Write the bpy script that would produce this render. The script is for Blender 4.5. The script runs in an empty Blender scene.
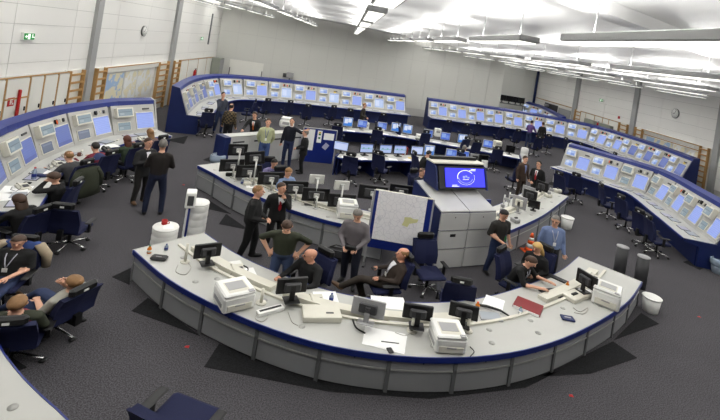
import bpy, math, random
from mathutils import Vector, Matrix, Euler
from mathutils.bvhtree import BVHTree
random.seed(7)
PI = math.pi
scene = bpy.context.scene
col = scene.collection

# ------------------------------------------------------------------ camera
FPX, HC, ROLL, VH = 460.0, 5.3, math.atan(0.16), -165.0      # focal length (px), eye height, roll, horizon row
CR, SR = math.cos(ROLL), math.sin(ROLL)
cam_d = bpy.data.cameras.new('camera'); cam = bpy.data.objects.new('camera', cam_d); col.objects.link(cam)
cam_d.sensor_fit = 'HORIZONTAL'; cam_d.sensor_width = 36.0; cam_d.lens = FPX / 720 * 36.0
cam.matrix_world = Matrix(((CR, -SR, 0, 0), (0, 0, -1, 0), (SR, CR, 0, HC), (0, 0, 0, 1)))
cam_d.shift_x = VH * SR / 720.0
cam_d.shift_y = VH * CR / 720.0
cam_d.clip_start = 0.05; cam_d.clip_end = 200
scene.camera = cam

def uv(x, y):
    dx, dy = x - 360, y - 210
    return dx * CR + dy * SR, -dx * SR + dy * CR - VH
def G(x, y, h=0.0):                      # pixel -> point on the level plane z = h
    u, v = uv(x, y); Y = FPX * (HC - h) / v
    return Vector((u * Y / FPX, Y, h))
def WY(x, y, Y):                         # pixel -> point at depth Y
    u, v = uv(x, y)
    return Vector((u * Y / FPX, Y, HC - v * Y / FPX))
def SC(p):                               # size of furniture and people with distance (fits the photo's own projection)
    v = FPX * (HC - p[2]) / p[1]
    return max(.84, min(1.06, 1.15 - .00085 * v))

def SZ(v): return max(.68, 1.06 - 3.77e-6 * v * v)  # height of low and seated things with nearness
def SXY(v): return 1.10 + (v - 110) * .00122    # width of furniture and people with nearness (same reason)

# ------------------------------------------------------------------ world and exposure
world = bpy.data.worlds.new('world'); scene.world = world; world.use_nodes = True
world.node_tree.nodes['Background'].inputs[0].default_value = (.9, .95, 1, 1)
world.node_tree.nodes['Background'].inputs[1].default_value = .02
scene.view_settings.view_transform = 'Standard'; scene.view_settings.look = 'None'
scene.view_settings.gamma = 1.0; scene.view_settings.use_curve_mapping = False
scene.view_settings.exposure = 0.75
UP_W, DOWN_W = 34.0, 9.0                # watts of every luminaire, upward and downward

# ------------------------------------------------------------------ materials
MATS = {}
def S(r, g, b):                          # sRGB bytes -> linear
    f = lambda c: (c / 255 / 12.92) if c / 255 <= .04045 else ((c / 255 + .055) / 1.055) ** 2.4
    return (f(r), f(g), f(b))
def mat(name, rgb, rough=.6, metal=0, noise=0, scale=8, bump=0, emit=None, es=1, spec=.4, alpha=1, trans=0):
    if name in MATS: return MATS[name]
    m = bpy.data.materials.new(name); m.use_nodes = True; MATS[name] = m
    nt = m.node_tree; b = nt.nodes['Principled BSDF']
    c = S(*rgb)
    b.inputs['Base Color'].default_value = (*c, 1); b.inputs['Roughness'].default_value = rough
    b.inputs['Metallic'].default_value = metal; b.inputs['Specular IOR Level'].default_value = spec
    if trans: b.inputs['Transmission Weight'].default_value = trans; b.inputs['IOR'].default_value = 1.35
    if emit:
        b.inputs['Emission Color'].default_value = (*S(*emit), 1); b.inputs['Emission Strength'].default_value = es
    if noise or bump:
        tc = nt.nodes.new('ShaderNodeTexCoord'); n = nt.nodes.new('ShaderNodeTexNoise')
        n.inputs['Scale'].default_value = scale; n.inputs['Detail'].default_value = 4
        nt.links.new(tc.outputs['Object'], n.inputs['Vector'])
        if noise:
            mx = nt.nodes.new('ShaderNodeMix'); mx.data_type = 'RGBA'
            mx.inputs[6].default_value = (*[max(0, k * (1 - noise)) for k in c], 1)
            mx.inputs[7].default_value = (*[min(1, k * (1 + noise)) for k in c], 1)
            nt.links.new(n.outputs['Fac'], mx.inputs[0]); nt.links.new(mx.outputs[2], b.inputs['Base Color'])
        if bump:
            bp = nt.nodes.new('ShaderNodeBump'); bp.inputs['Strength'].default_value = bump; bp.inputs['Distance'].default_value = .01
            nt.links.new(n.outputs['Fac'], bp.inputs['Height']); nt.links.new(bp.outputs[0], b.inputs['Normal'])
    return m

def screen_mat(name, base, rects=(), strength=1.0, lines=0):
    """an emissive screen; rects = (x0, x1, y0, y1, rgb) in screen fractions, drawn over the base colour"""
    if name in MATS: return MATS[name]
    m = bpy.data.materials.new(name); m.use_nodes = True; MATS[name] = m
    nt = m.node_tree; b = nt.nodes['Principled BSDF']; N = nt.nodes.new; L = nt.links.new
    tc = N('ShaderNodeTexCoord'); sp = N('ShaderNodeSeparateXYZ'); L(tc.outputs['Generated'], sp.inputs[0])
    def mth(op, a, bb):
        q = N('ShaderNodeMath'); q.operation = op
        for i, k in enumerate((a, bb)):
            if isinstance(k, (int, float)): q.inputs[i].default_value = k
            else: L(k, q.inputs[i])
        return q.outputs[0]
    nz = N('ShaderNodeTexNoise'); nz.inputs['Scale'].default_value = 3; L(tc.outputs['Object'], nz.inputs['Vector'])
    cur = N('ShaderNodeMix'); cur.data_type = 'RGBA'; c = S(*base)
    cur.inputs[6].default_value = (*[k * .86 for k in c], 1); cur.inputs[7].default_value = (*[min(1, k * 1.12) for k in c], 1)
    L(nz.outputs['Fac'], cur.inputs[0]); out = cur.outputs[2]
    for (x0, x1, y0, y1, rgb) in rects:
        k = mth('MULTIPLY', mth('MULTIPLY', mth('GREATER_THAN', sp.outputs[0], x0), mth('LESS_THAN', sp.outputs[0], x1)),
                mth('MULTIPLY', mth('GREATER_THAN', sp.outputs[2], y0), mth('LESS_THAN', sp.outputs[2], y1)))
        mx = N('ShaderNodeMix'); mx.data_type = 'RGBA'; L(k, mx.inputs[0]); L(out, mx.inputs[6])
        mx.inputs[7].default_value = (*S(*rgb), 1); out = mx.outputs[2]
    if lines:
        w = N('ShaderNodeTexWave'); w.bands_direction = 'Z'; w.inputs['Scale'].default_value = lines; w.inputs['Distortion'].default_value = 3
        L(tc.outputs['Generated'], w.inputs['Vector'])
        mx = N('ShaderNodeMix'); mx.data_type = 'RGBA'; L(mth('MULTIPLY', w.outputs['Fac'], .18), mx.inputs[0]); L(out, mx.inputs[6])
        mx.inputs[7].default_value = (.05, .08, .2, 1); out = mx.outputs[2]
    b.inputs['Base Color'].default_value = (.02, .02, .03, 1); b.inputs['Roughness'].default_value = .3
    L(out, b.inputs['Emission Color']); b.inputs['Emission Strength'].default_value = strength * .58
    return m

M_blue = mat('navy_laminate', (16, 36, 112), .38, noise=.1, scale=5)
M_navy = mat('dark_navy_laminate', (12, 28, 78), .5, noise=.12, scale=4)
M_top = mat('worktop_laminate', (178, 178, 173), .42, noise=.04, scale=3)
M_face = mat('console_face_grey', (170, 169, 165), .5, noise=.05, scale=4)
M_panel = mat('desk_panel_grey', (144, 145, 146), .55, noise=.05, scale=3)
M_grom = mat('grommet_grey', (158, 158, 153), .5)
M_cab = mat('cabinet_light_grey', (182, 182, 180), .5, noise=.04, scale=3)
M_alu = mat('aluminium', (190, 190, 186), .35, .6)
M_post = mat('post_grey', (96, 97, 98), .5)
M_dark = mat('black_plastic', (16, 16, 17), .45, noise=.15, scale=20)
M_dgrey = mat('dark_grey_plastic', (58, 58, 60), .5)
M_beige = mat('beige_plastic', (206, 203, 190), .5, noise=.04, scale=12)
M_white = mat('white_plastic', (226, 226, 222), .45, noise=.03, scale=9)
M_silver = mat('silver_plastic', (152, 152, 152), .4, noise=.05, scale=6)
M_paper = mat('paper', (236, 236, 234), .8, noise=.03, scale=30)
M_chrome = mat('chrome', (205, 205, 205), .18, 1)
M_fabric = mat('blue_chair_fabric', (10, 18, 56), .85, noise=.2, scale=60, bump=.2)
M_wood = mat('light_wood', (172, 134, 84), .6, noise=.15, scale=14)
M_wallw = mat('wall_panel_white', (222, 221, 217), .6, noise=.02, scale=.6)
M_joint = mat('wall_joint_grey', (178, 177, 174), .8, noise=.05, scale=2)
M_backw = mat('back_wall_panel', (196, 196, 190), .65, noise=.03, scale=.5)
M_col = mat('column_grey', (152, 153, 152), .6, noise=.04, scale=2)
M_red = mat('signal_red', (168, 22, 22), .5)
M_orange = mat('orange_plastic', (232, 92, 30), .5)
M_yellow = mat('yellow_plastic', (222, 190, 60), .5)
M_green = mat('green_plastic', (40, 110, 60), .5)
M_lgreen = mat('cabinet_grey_green', (138, 142, 132), .6)
M_cable = mat('cable_grey', (168, 166, 158), .6)

# ------------------------------------------------------------------ mesh building
class MB:
    def __init__(s): s.v = []; s.f = []; s.m = []; s.s = []
    def add(s, vs, fs, mi=0, sm=False, M=None):
        o = len(s.v)
        s.v += [tuple(M @ Vector(p)) for p in vs] if M is not None else [tuple(p) for p in vs]
        for f in fs: s.f.append([o + i for i in f]); s.m.append(mi); s.s.append(sm)
        return s
    def box(s, c, d, rz=0, mi=0, M=None, R=None):
        x, y, z = d[0] / 2, d[1] / 2, d[2] / 2
        T = Matrix.Translation(c) @ (R.to_4x4() if R is not None else Matrix.Rotation(rz, 4, 'Z'))
        if M is not None: T = M @ T
        vs = [(a, b, e) for a in (-x, x) for b in (-y, y) for e in (-z, z)]
        return s.add(vs, [(0, 1, 3, 2), (4, 6, 7, 5), (0, 4, 5, 1), (2, 3, 7, 6), (0, 2, 6, 4), (1, 5, 7, 3)], mi, False, T)
    def rbox(s, c, d, b=.01, rz=0, mi=0, M=None, R=None):         # box with chamfered edges
        x, y, z = d[0] / 2, d[1] / 2, d[2] / 2; b = min(b, x * .9, y * .9, z * .9)
        T = Matrix.Translation(c) @ (R.to_4x4() if R is not None else Matrix.Rotation(rz, 4, 'Z'))
        if M is not None: T = M @ T
        vs = []; idx = {}
        for a in (-1, 1):
            for e in (-1, 1):
                for g in (-1, 1):
                    for k, p in enumerate(((a * x, e * (y - b), g * (z - b)), (a * (x - b), e * y, g * (z - b)), (a * (x - b), e * (y - b), g * z))):
                        idx[(a, e, g, k)] = len(vs); vs.append(p)
        fs = []
        for a in (-1, 1):
            fs.append([idx[(a, -1, -1, 0)], idx[(a, 1, -1, 0)], idx[(a, 1, 1, 0)], idx[(a, -1, 1, 0)]][::a])
            fs.append([idx[(-1, a, -1, 1)], idx[(1, a, -1, 1)], idx[(1, a, 1, 1)], idx[(-1, a, 1, 1)]][::-a])
            fs.append([idx[(-1, -1, a, 2)], idx[(1, -1, a, 2)], idx[(1, 1, a, 2)], idx[(-1, 1, a, 2)]][::a])
            for e in (-1, 1):
                fs.append([idx[(a, e, -1, 0)], idx[(a, e, -1, 1)], idx[(a, e, 1, 1)], idx[(a, e, 1, 0)]])
                fs.append([idx[(a, -1, e, 0)], idx[(a, -1, e, 2)], idx[(a, 1, e, 2)], idx[(a, 1, e, 0)]])
                fs.append([idx[(-1, a, e, 1)], idx[(-1, a, e, 2)], idx[(1, a, e, 2)], idx[(1, a, e, 1)]])
                for g in (-1, 1): fs.append([idx[(a, e, g, 0)], idx[(a, e, g, 1)], idx[(a, e, g, 2)]])
        return s.add(vs, fs, mi, False, T)
    def prism(s, poly, z0, z1, mi=0, M=None):                       # polygon in plan, extruded in z
        n = len(poly); vs = [(p[0], p[1], z0) for p in poly] + [(p[0], p[1], z1) for p in poly]
        fs = [list(range(n))[::-1], list(range(n, 2 * n))] + [(i, (i + 1) % n, n + (i + 1) % n, n + i) for i in range(n)]
        return s.add(vs, fs, mi, False, M)
    def loft(s, rings, mi=0, sm=True, caps=True, M=None):
        n = len(rings[0]); vs = [p for r in rings for p in r]; fs = []
        for k in range(len(rings) - 1):
            for i in range(n):
                j = (i + 1) % n; fs.append((k * n + i, k * n + j, (k + 1) * n + j, (k + 1) * n + i))
        if caps: fs.append(list(range(n))[::-1]); fs.append([(len(rings) - 1) * n + i for i in range(n)])
        return s.add(vs, fs, mi, sm, M)
    def cyl(s, p0, p1, r0, r1=None, n=10, mi=0, sm=True, M=None):
        r1 = r0 if r1 is None else r1; p0 = Vector(p0); p1 = Vector(p1); d = (p1 - p0).normalized()
        a = d.orthogonal().normalized(); b = d.cross(a)
        ring = lambda p, r: [p + (a * math.cos(t) + b * math.sin(t)) * r for t in [2 * PI * i / n for i in range(n)]]
        return s.loft([ring(p0, r0), ring(p1, r1)], mi, sm, True, M)
    def tube(s, pts, r, n=6, mi=0, M=None):
        pts = [Vector(p) for p in pts]; rings = []; a = None
        rr = r if isinstance(r, (list, tuple)) else [r] * len(pts)
        for i, p in enumerate(pts):
            d = (pts[min(i + 1, len(pts) - 1)] - pts[max(i - 1, 0)]).normalized()
            a = d.orthogonal().normalized() if a is None else (a - d * a.dot(d)).normalized()
            b = d.cross(a); rings.append([p + (a * math.cos(t) + b * math.sin(t)) * rr[i] for t in [2 * PI * k / n for k in range(n)]])
        return s.loft(rings, mi, True, True, M)
    def lathe(s, prof, n=16, c=(0, 0, 0), mi=0, M=None):
        rings = [[(c[0] + r * math.cos(t), c[1] + r * math.sin(t), c[2] + z) for t in [2 * PI * i / n for i in range(n)]] for r, z in prof]
        return s.loft(rings, mi, True, True, M)
    def ball(s, c, r, n=8, mi=0, M=None):
        r = (r, r, r) if isinstance(r, (int, float)) else r; rings = []
        for k in range(n + 1):
            a = PI * k / n; q = max(math.sin(a), .02)
            rings.append([(c[0] + r[0] * q * math.cos(t), c[1] + r[1] * q * math.sin(t), c[2] - r[2] * math.cos(a)) for t in [2 * PI * i / (2 * n) for i in range(2 * n)]])
        return s.loft(rings, mi, True, True, M)
    def mesh(s, name, mats):
        me = bpy.data.meshes.new(name); me.from_pydata(s.v, [], s.f)
        mats = mats if isinstance(mats, (list, tuple)) else [mats]
        for m in mats: me.materials.append(m)
        me.polygons.foreach_set('material_index', s.m); me.polygons.foreach_set('use_smooth', s.s)
        me.update(); return me
    def build(s, name, mats, parent=None, loc=None, rz=0): return link(name, s.mesh(name, mats), parent, loc, rz)

def link(name, me, parent=None, loc=None, rz=0):
    o = bpy.data.objects.new(name, me); col.objects.link(o)
    if parent is not None: o.parent = parent; CH.setdefault(parent.name, []).append(o)
    if loc is not None: o.location = loc
    if rz: o.rotation_euler = (0, 0, rz)
    return o
CH = {}
def tag(o, label, cat, group=None):
    o['label'] = label; o['category'] = cat
    if group: o['group'] = group
    return o
def thing(name, label, cat, loc=(0, 0, 0), rz=0, group=None, sc=1):
    o = link(name, None, None, loc, rz); o.empty_display_size = .1
    if sc != 1: o.scale = (sc, sc, sc)
    return tag(o, label, cat, group)
def struct(o): o['kind'] = 'structure'; return o
def copy_tree(o, parent=None):
    c = o.copy(); col.objects.link(c)
    if parent is not None: c.parent = parent; CH.setdefault(parent.name, []).append(c)
    for ch in list(CH.get(o.name, [])): copy_tree(ch, c)
    return c
def put(proto, loc, rz, label=None, sc=1, used=set(), group=None):
    """place a prototype; its first use moves the prototype itself, later uses are copies"""
    o = proto if proto.name not in used else copy_tree(proto)
    used.add(proto.name); o.location = loc; o.rotation_euler = (0, 0, rz); o.scale = (sc, sc, sc)
    if label: o['label'] = label
    if group: o['group'] = group
    return o

# smooth plan curves: a Catmull-Rom through plan points, sampled by arc length
class Path:
    def __init__(s, pts, side=1):
        P = [Vector((p[0], p[1])) for p in pts]; P = [P[0] * 2 - P[1]] + P + [P[-1] * 2 - P[-2]]; out = []
        for i in range(1, len(P) - 2):
            for k in range(16):
                t = k / 16; a, b, c, d = P[i - 1:i + 3]
                out.append(.5 * ((2 * b) + (c - a) * t + (2 * a - 5 * b + 4 * c - d) * t * t + (3 * b - a - 3 * c + d) * t ** 3))
        out.append(P[-2]); s.p = out; s.l = [0]; s.side = side
        for a, b in zip(out, out[1:]): s.l.append(s.l[-1] + (b - a).length)
        s.len = s.l[-1]
    def at(s, d):                                    # point and unit normal (pointing to the given side) at arc length d
        d = max(0, min(s.len, d)); i = 0
        while i < len(s.l) - 2 and s.l[i + 1] < d: i += 1
        t = (d - s.l[i]) / max(1e-6, s.l[i + 1] - s.l[i]); p = s.p[i].lerp(s.p[i + 1], t)
        q0 = s.p[max(0, i - 1)]; q1 = s.p[min(len(s.p) - 1, i + 2)]; g = (q1 - q0).normalized()
        return p, Vector((-g.y, g.x)) * s.side, g
    def off(s, d, o): p, n, g = s.at(d); return p + n * o
    def near(s, q):                                  # arc length of the point nearest to q
        k = min(range(len(s.p)), key=lambda i: (s.p[i] - Vector((q[0], q[1]))).length); return s.l[k]
def sweep(mb, path, d0, d1, prof, n=None, mi=0, sm=False):
    """sweep a closed cross-section [(offset, z), ...] along the path between two arc lengths"""
    n = n or max(1, int((d1 - d0) / .35)); rings = []
    for k in range(n + 1):
        p, nn, g = path.at(d0 + (d1 - d0) * k / n)
        r = [(p.x + nn.x * o, p.y + nn.y * o, z) for o, z in prof]
        rings.append(r if path.side > 0 else r[::-1])
    return mb.loft(rings, mi, sm)

# ================================================================== the hall
def zceil(x): return 6.9 - (x + 12.7) * (1.1 / 31)
class Wall:
    """a straight wall; local x runs along it, local -y points into the room"""
    def __init__(s, A, B):
        s.A = Vector((*A, 0)); s.B = Vector((*B, 0)); s.L = (s.B - s.A).length; s.d = (s.B - s.A) / s.L
        s.rz = math.atan2(s.d.y, s.d.x); s.n = Vector((-s.d.y, s.d.x, 0))
    def hit(s, x, y, out=0):
        u, v = uv(x, y); r = Vector((u / FPX, 1, -v / FPX)); A = s.A - s.n * out; o = Vector((0, 0, HC))
        t = (A - o).dot(s.n) / r.dot(s.n); p = o + r * t
        return (p - A).dot(s.d), p.z
    def P(s, x, z=0, out=0): q = s.A + s.d * x - s.n * out; return Vector((q.x, q.y, z))
WL = Wall((-10.13, -4), (-12.7, 35)); WB = Wall((-12.7, 35), (10.5, 40)); WR = Wall((16.2, 48), (21.9, -4))
WS = Wall((10.5, 40), (10.5, 48)); WN = Wall((10.5, 48), (16.2, 48)); WF = Wall((21.9, -4), (-10.13, -4))
CORN = [(-10.13, -4), (-12.7, 35), (10.5, 40), (10.5, 48), (16.2, 48), (21.9, -4)]

# floor: grey speckled carpet
def carpet(name, a, b):
    m = bpy.data.materials.new(name); m.use_nodes = True; nt = m.node_tree; N = nt.nodes.new; L = nt.links.new; bs = nt.nodes['Principled BSDF']
    tc = N('ShaderNodeTexCoord'); n1 = N('ShaderNodeTexNoise'); n1.inputs['Scale'].default_value = 52; n1.inputs['Detail'].default_value = 3
    n2 = N('ShaderNodeTexNoise'); n2.inputs['Scale'].default_value = .9; n2.inputs['Detail'].default_value = 3
    L(tc.outputs['Object'], n1.inputs['Vector']); L(tc.outputs['Object'], n2.inputs['Vector'])
    rp = N('ShaderNodeValToRGB'); rp.color_ramp.elements[0].position = .36; rp.color_ramp.elements[1].position = .66
    rp.color_ramp.elements[0].color = (*S(*a), 1); rp.color_ramp.elements[1].color = (*S(*b), 1)
    mx = N('ShaderNodeMath'); mx.operation = 'MULTIPLY_ADD'; mx.inputs[1].default_value = .92
    m2 = N('ShaderNodeMath'); m2.operation = 'MULTIPLY'; m2.inputs[1].default_value = .08
    L(n2.outputs['Fac'], m2.inputs[0]); L(n1.outputs['Fac'], mx.inputs[0]); L(m2.outputs[0], mx.inputs[2])
    L(mx.outputs[0], rp.inputs[0]); L(rp.outputs[0], bs.inputs['Base Color']); bs.inputs['Roughness'].default_value = .95
    bs.inputs['Specular IOR Level'].default_value = .1
    bp = N('ShaderNodeBump'); bp.inputs['Strength'].default_value = .15; bp.inputs['Distance'].default_value = .01
    L(n1.outputs['Fac'], bp.inputs['Height']); L(bp.outputs[0], bs.inputs['Normal'])
    return m
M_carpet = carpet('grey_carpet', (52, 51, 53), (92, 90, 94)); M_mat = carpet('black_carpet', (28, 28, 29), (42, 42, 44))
big = [(-13.2, -4.3), (22.4, -4.3), (22.4, 48.4), (-13.2, 48.4)]
struct(MB().prism(big, -.2, 0).build('floor', M_carpet))

# ceiling: pale metal, satin, gently uneven
def ceil_mat():
    m = bpy.data.materials.new('satin_white_ceiling'); m.use_nodes = True; nt = m.node_tree; N = nt.nodes.new; L = nt.links.new; b = nt.nodes['Principled BSDF']
    tc = N('ShaderNodeTexCoord'); mp = N('ShaderNodeMapping'); mp.inputs['Scale'].default_value = (.9, .22, 1); n = N('ShaderNodeTexNoise'); n.inputs['Scale'].default_value = 1.2
    L(tc.outputs['Object'], mp.inputs[0]); L(mp.outputs[0], n.inputs['Vector'])
    b.inputs['Base Color'].default_value = (*S(214, 214, 213), 1); b.inputs['Roughness'].default_value = .42; b.inputs['Specular IOR Level'].default_value = .6
    b.inputs['Metallic'].default_value = .15
    bp = N('ShaderNodeBump'); bp.inputs['Strength'].default_value = .3; bp.inputs['Distance'].default_value = .12
    L(n.outputs['Fac'], bp.inputs['Height']); L(bp.outputs[0], b.inputs['Normal']); return m
M_ceil = ceil_mat()
mb = MB(); vs = []
for dz in (0, .15): vs += [(x, y, zceil(x) + dz) for x, y in big]
mb.add(vs, [(0, 1, 2, 3)[::-1], (4, 5, 6, 7), (0, 4, 5, 1), (1, 5, 6, 2), (2, 6, 7, 3), (3, 7, 4, 0)])
ceiling = struct(mb.build('ceiling', M_ceil))
mb = MB()                                                   # a flat ceiling beam crossing the bays
for a, b in (((1.2, 4.2), (8.6, 11)), ((-9, 8), (-3, 30))):
    pass
p0, p1 = Vector((1.0, 4.9, zceil(1) - .06)), Vector((9.5, 10.8, zceil(9.5) - .06)); d = p1 - p0
q = Vector((-d.y, d.x, 0)).normalized() * .16; dn = Vector((0, 0, .12))
mb.add([p0 - q - dn, p0 + q - dn, p1 + q - dn, p1 - q - dn, p0 - q + dn, p0 + q + dn, p1 + q + dn, p1 - q + dn],
       [(0, 1, 2, 3), (4, 7, 6, 5), (0, 4, 5, 1), (1, 5, 6, 2), (2, 6, 7, 3), (3, 7, 4, 0)])
struct(mb.build('trim_1', M_ceil))

def wall(name, w, m_panel, pw, ph, z0, cut=()):
    base = MB()
    za, zb = zceil(w.A.x), zceil(w.B.x); t = .18
    base.add([(0, 0, 0), (w.L, 0, 0), (w.L, 0, zb), (0, 0, za), (0, t, 0), (w.L, t, 0), (w.L, t, zb), (0, t, za)],
             [(0, 1, 2, 3), (5, 4, 7, 6), (0, 4, 5, 1), (3, 2, 6, 7), (1, 5, 6, 2), (0, 3, 7, 4)])
    o = struct(base.build(name, M_joint, None, w.A, w.rz)); cache = {}
    if pw is None: return o
    nx = max(1, round(w.L / pw)); pw = w.L / nx; z = z0
    while z < max(za, zb) - .12:
        for i in range(nx):
            zt = min(zceil((w.A + w.d * pw * k).x) for k in (i, i + 1)) - .01
            h = min(ph, zt - z)
            if h < .1: continue
            k = round(h, 2)
            if k not in cache: cache[k] = MB().box((pw / 2, -.012, h / 2), (pw - .016, .03, h - .016)).mesh('panel', m_panel)
            link('panel', cache[k], o, (i * pw, 0, z))
        z += ph
    return o
wall_left = wall('wall_left', WL, M_wallw, 3.0, .62, .5)
wall_back = wall('wall_back', WB, M_backw, 1.4, 2.0, .6)
wall_right = wall('wall_right', WR, M_wallw, 3.0, .62, .5)
wall('wall_side', WS, M_backw, 1.4, 2.0, .6); wall('wall_recess', WN, M_backw, 1.4, 2.0, .6)
M_joint, mj = mat('gallery_dark', (52, 52, 56), .5), M_joint
wall('wall_front', WF, M_backw, None, 0, 0); M_joint = mj

# columns standing proud of the long walls
def column(w, x0, x1, n):
    h = zceil(w.P((x0 + x1) / 2).x) - .02
    struct(MB().box(((x0 + x1) / 2, -.09, h / 2), (abs(x1 - x0) * .55, .16, h)).build('trim_%d' % n, M_col, None, w.A, w.rz))
cn = 2
for w, a, b, yy in ((WL, 88, 97.5, 60), (WL, 170.5, 177, 50), (WR, 573.5, 580.5, 90), (WR, 631, 639, 105), (WR, 712, 722, 140)):
    column(w, w.hit(a, yy, .15)[0], w.hit(b, yy, .15)[0], cn); cn += 1
x0, _ = WR.hit(541, 64); struct(MB().cyl(WR.P(.12, 0, .15), WR.P(.12, zceil(16) - .05, .15), .13, n=10).build('trim_%d' % cn, M_navy)); cn += 1
xg, zg = WL.hit(211, 20); struct(MB().box((0, -.05, 0), (.12, .1, 2.2)).build('trim_%d' % cn, M_post, None, WL.P(xg, 4.6), WL.rz))

# ------------------------------------------------------------------ built-in cupboards, racks and maps along the long walls
M_door = mat('cupboard_door_white', (218, 217, 210), .55, noise=.03, scale=2)
HCAB = 2.6
def map_mat(name, a, b, sc):
    m = bpy.data.materials.new(name); m.use_nodes = True; nt = m.node_tree; N = nt.nodes.new; L = nt.links.new; bs = nt.nodes['Principled BSDF']
    tc = N('ShaderNodeTexCoord'); n = N('ShaderNodeTexNoise'); n.inputs['Scale'].default_value = sc; n.inputs['Detail'].default_value = 6
    L(tc.outputs['Object'], n.inputs['Vector']); rp = N('ShaderNodeValToRGB'); rp.color_ramp.interpolation = 'CONSTANT'
    e = rp.color_ramp.elements; e[0].color = (*S(*a), 1); e[1].position = .5; e[1].color = (*S(*b), 1)
    k = e.new(.53); k.color = (*S(214, 206, 176), 1); k = e.new(.6); k.color = (*S(*b), 1)
    L(n.outputs['Fac'], rp.inputs[0]); L(rp.outputs[0], bs.inputs['Base Color']); bs.inputs['Roughness'].default_value = .7; return m
M_map1 = map_mat('map_print_blue', (150, 176, 208), (212, 206, 186), 1.4); M_map2 = map_mat('map_print_pale', (216, 218, 218), (206, 204, 196), 2.2)
def cupboard(w, x0, x1, split, label, knob=True):
    t = thing('built_in_cupboard', label, 'cupboard', w.P((x0 + x1) / 2, 0, .01), w.rz, 'built-in cupboards along the long walls'); W = x1 - x0
    MB().box((0, -.12, HCAB / 2 - .01), (W, .22, HCAB - .02)).build('body', M_joint, t)
    fr = MB()
    for sx in (-1, 1): fr.box((sx * (W / 2 - .02), -.24, HCAB / 2), (.028, .03, HCAB))
    fr.box((0, -.24, HCAB - .02), (W, .035, .04)); fr.build('wooden_edging', M_wood, t)
    zs = [(.08, HCAB - .08)] if not split else [(.08, 1.9), (1.94, HCAB - .08)]
    for z0, z1 in zs:
        d = MB().box((0, -.245, (z0 + z1) / 2), (W - .1, .03, z1 - z0)).build('door', M_door, t)
        if knob and z0 < 1: MB().box((W / 2 - .13, -.275, 1.55), (.03, .04, .13)).build('handle', M_dark, d)
    if split: MB().box((0, -.262, 1.92), (W - .06, .03, .05)).build('rail', M_wood, t)
    return t
def rack(w, x0, x1, label):
    t = thing('ladder_rack', label, 'rack', w.P((x0 + x1) / 2, 0, .01), w.rz, 'wooden ladder racks along the long walls'); W = x1 - x0
    MB().box((0, -.07, HCAB / 2), (W, .12, HCAB)).build('back_panel', M_door, t)
    for sx in (-1, 1): MB().box((sx * (W / 2 - .02), -.2, HCAB / 2), (.045, .16, HCAB)).build('upright', M_wood, t)
    for k in range(8): MB().box((0, -.24, .35 + k * .3), (W - .04, .05, .075)).build('rung', M_wood, t)
    return t
def mapboard(w, x0, x1, z0, z1, m, label):
    t = thing('framed_map', label, 'map', w.P((x0 + x1) / 2, (z0 + z1) / 2, .03), w.rz)
    MB().box((0, -.03, 0), (x1 - x0, .04, z1 - z0)).build('board', M_white, t)
    MB().box((0, -.055, 0), (x1 - x0 - .06, .012, z1 - z0 - .06)).build('sheet', m, t); return t
def X(w, px, py): return w.hit(px, py, .24)[0]
pos = ['nearest the corner of the gallery', 'with the red fire sign', 'beside the red post', 'two doors from the ladder rack', 'beside the ladder rack']
ds = [(-14, 7, 0, 'white built-in cupboard door left of the red fire sign'), (7, 31, 1, 'white cupboard with a red fire sign on its door'), (31, 45, 0, 'narrow white cupboard next to the one with the fire sign'),
      (45, 59, 0, 'narrow white cupboard midway between fire sign and ladder rack'), (59, 70.5, 0, 'narrow white cupboard touching the ladder rack near the fire sign')]
for a, b, sp, lb in ds: cupboard(WL, X(WL, a, 76 - a * .07), X(WL, b, 76 - b * .07), sp, lb)
rack(WL, X(WL, 70.8, 71), X(WL, 85, 70.8), 'wooden ladder rack on the wall beside narrow cupboards, under the exit sign')
rack(WL, X(WL, 97.5, 69.5), X(WL, 107, 68.4), 'wooden ladder rack at the blue map end of the map recess')
rack(WL, X(WL, 160, 62), X(WL, 169.5, 61.4), 'wooden ladder rack past the pale maps, under the wall clock')
rack(WL, X(WL, 175, 60.6), X(WL, 181, 60), 'wooden ladder rack next to the red extinguisher cupboards')
for i, (a, b) in enumerate(((181.2, 188.6), (188.6, 198.6), (198.6, 207), (207, 214.5))):
    cupboard(WL, X(WL, a, 60 - (a - 181) * .12), X(WL, b, 60 - (b - 181) * .12), 0, ['white cupboard next to a ladder rack near the hall corner', 'white cupboard with a red extinguisher in front', 'white cupboard right behind the red extinguisher', 'white cupboard nearest the grey corner cabinet'][i], False)
xa, xb = X(WL, 107, 68.4), X(WL, 160, 62)
struct(MB().box(((xa + xb) / 2, -.1, HCAB - .12), (xb - xa, .2, .24)).box(((xa + xb) / 2, -.215, HCAB - .02), (xb - xa, .03, .045), mi=1).build('trim_20', [M_door, M_wood], None, WL.A, WL.rz))
zt = 2.28
x1, x2, x3 = X(WL, 128, 72), X(WL, 141, 72), X(WL, 155, 70)
mapboard(WL, xa + .05, x1, .9, zt, M_map1, 'large blue and beige map on the long wall beside a ladder rack')
mapboard(WL, x1 + .1, x2, .9, zt, M_map2, 'pale outline map on the long wall next to the blue map')
mapboard(WL, x2 + .05, x3, .9, zt, M_map2, 'pale outline map on the long wall, farther from the blue map')
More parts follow.
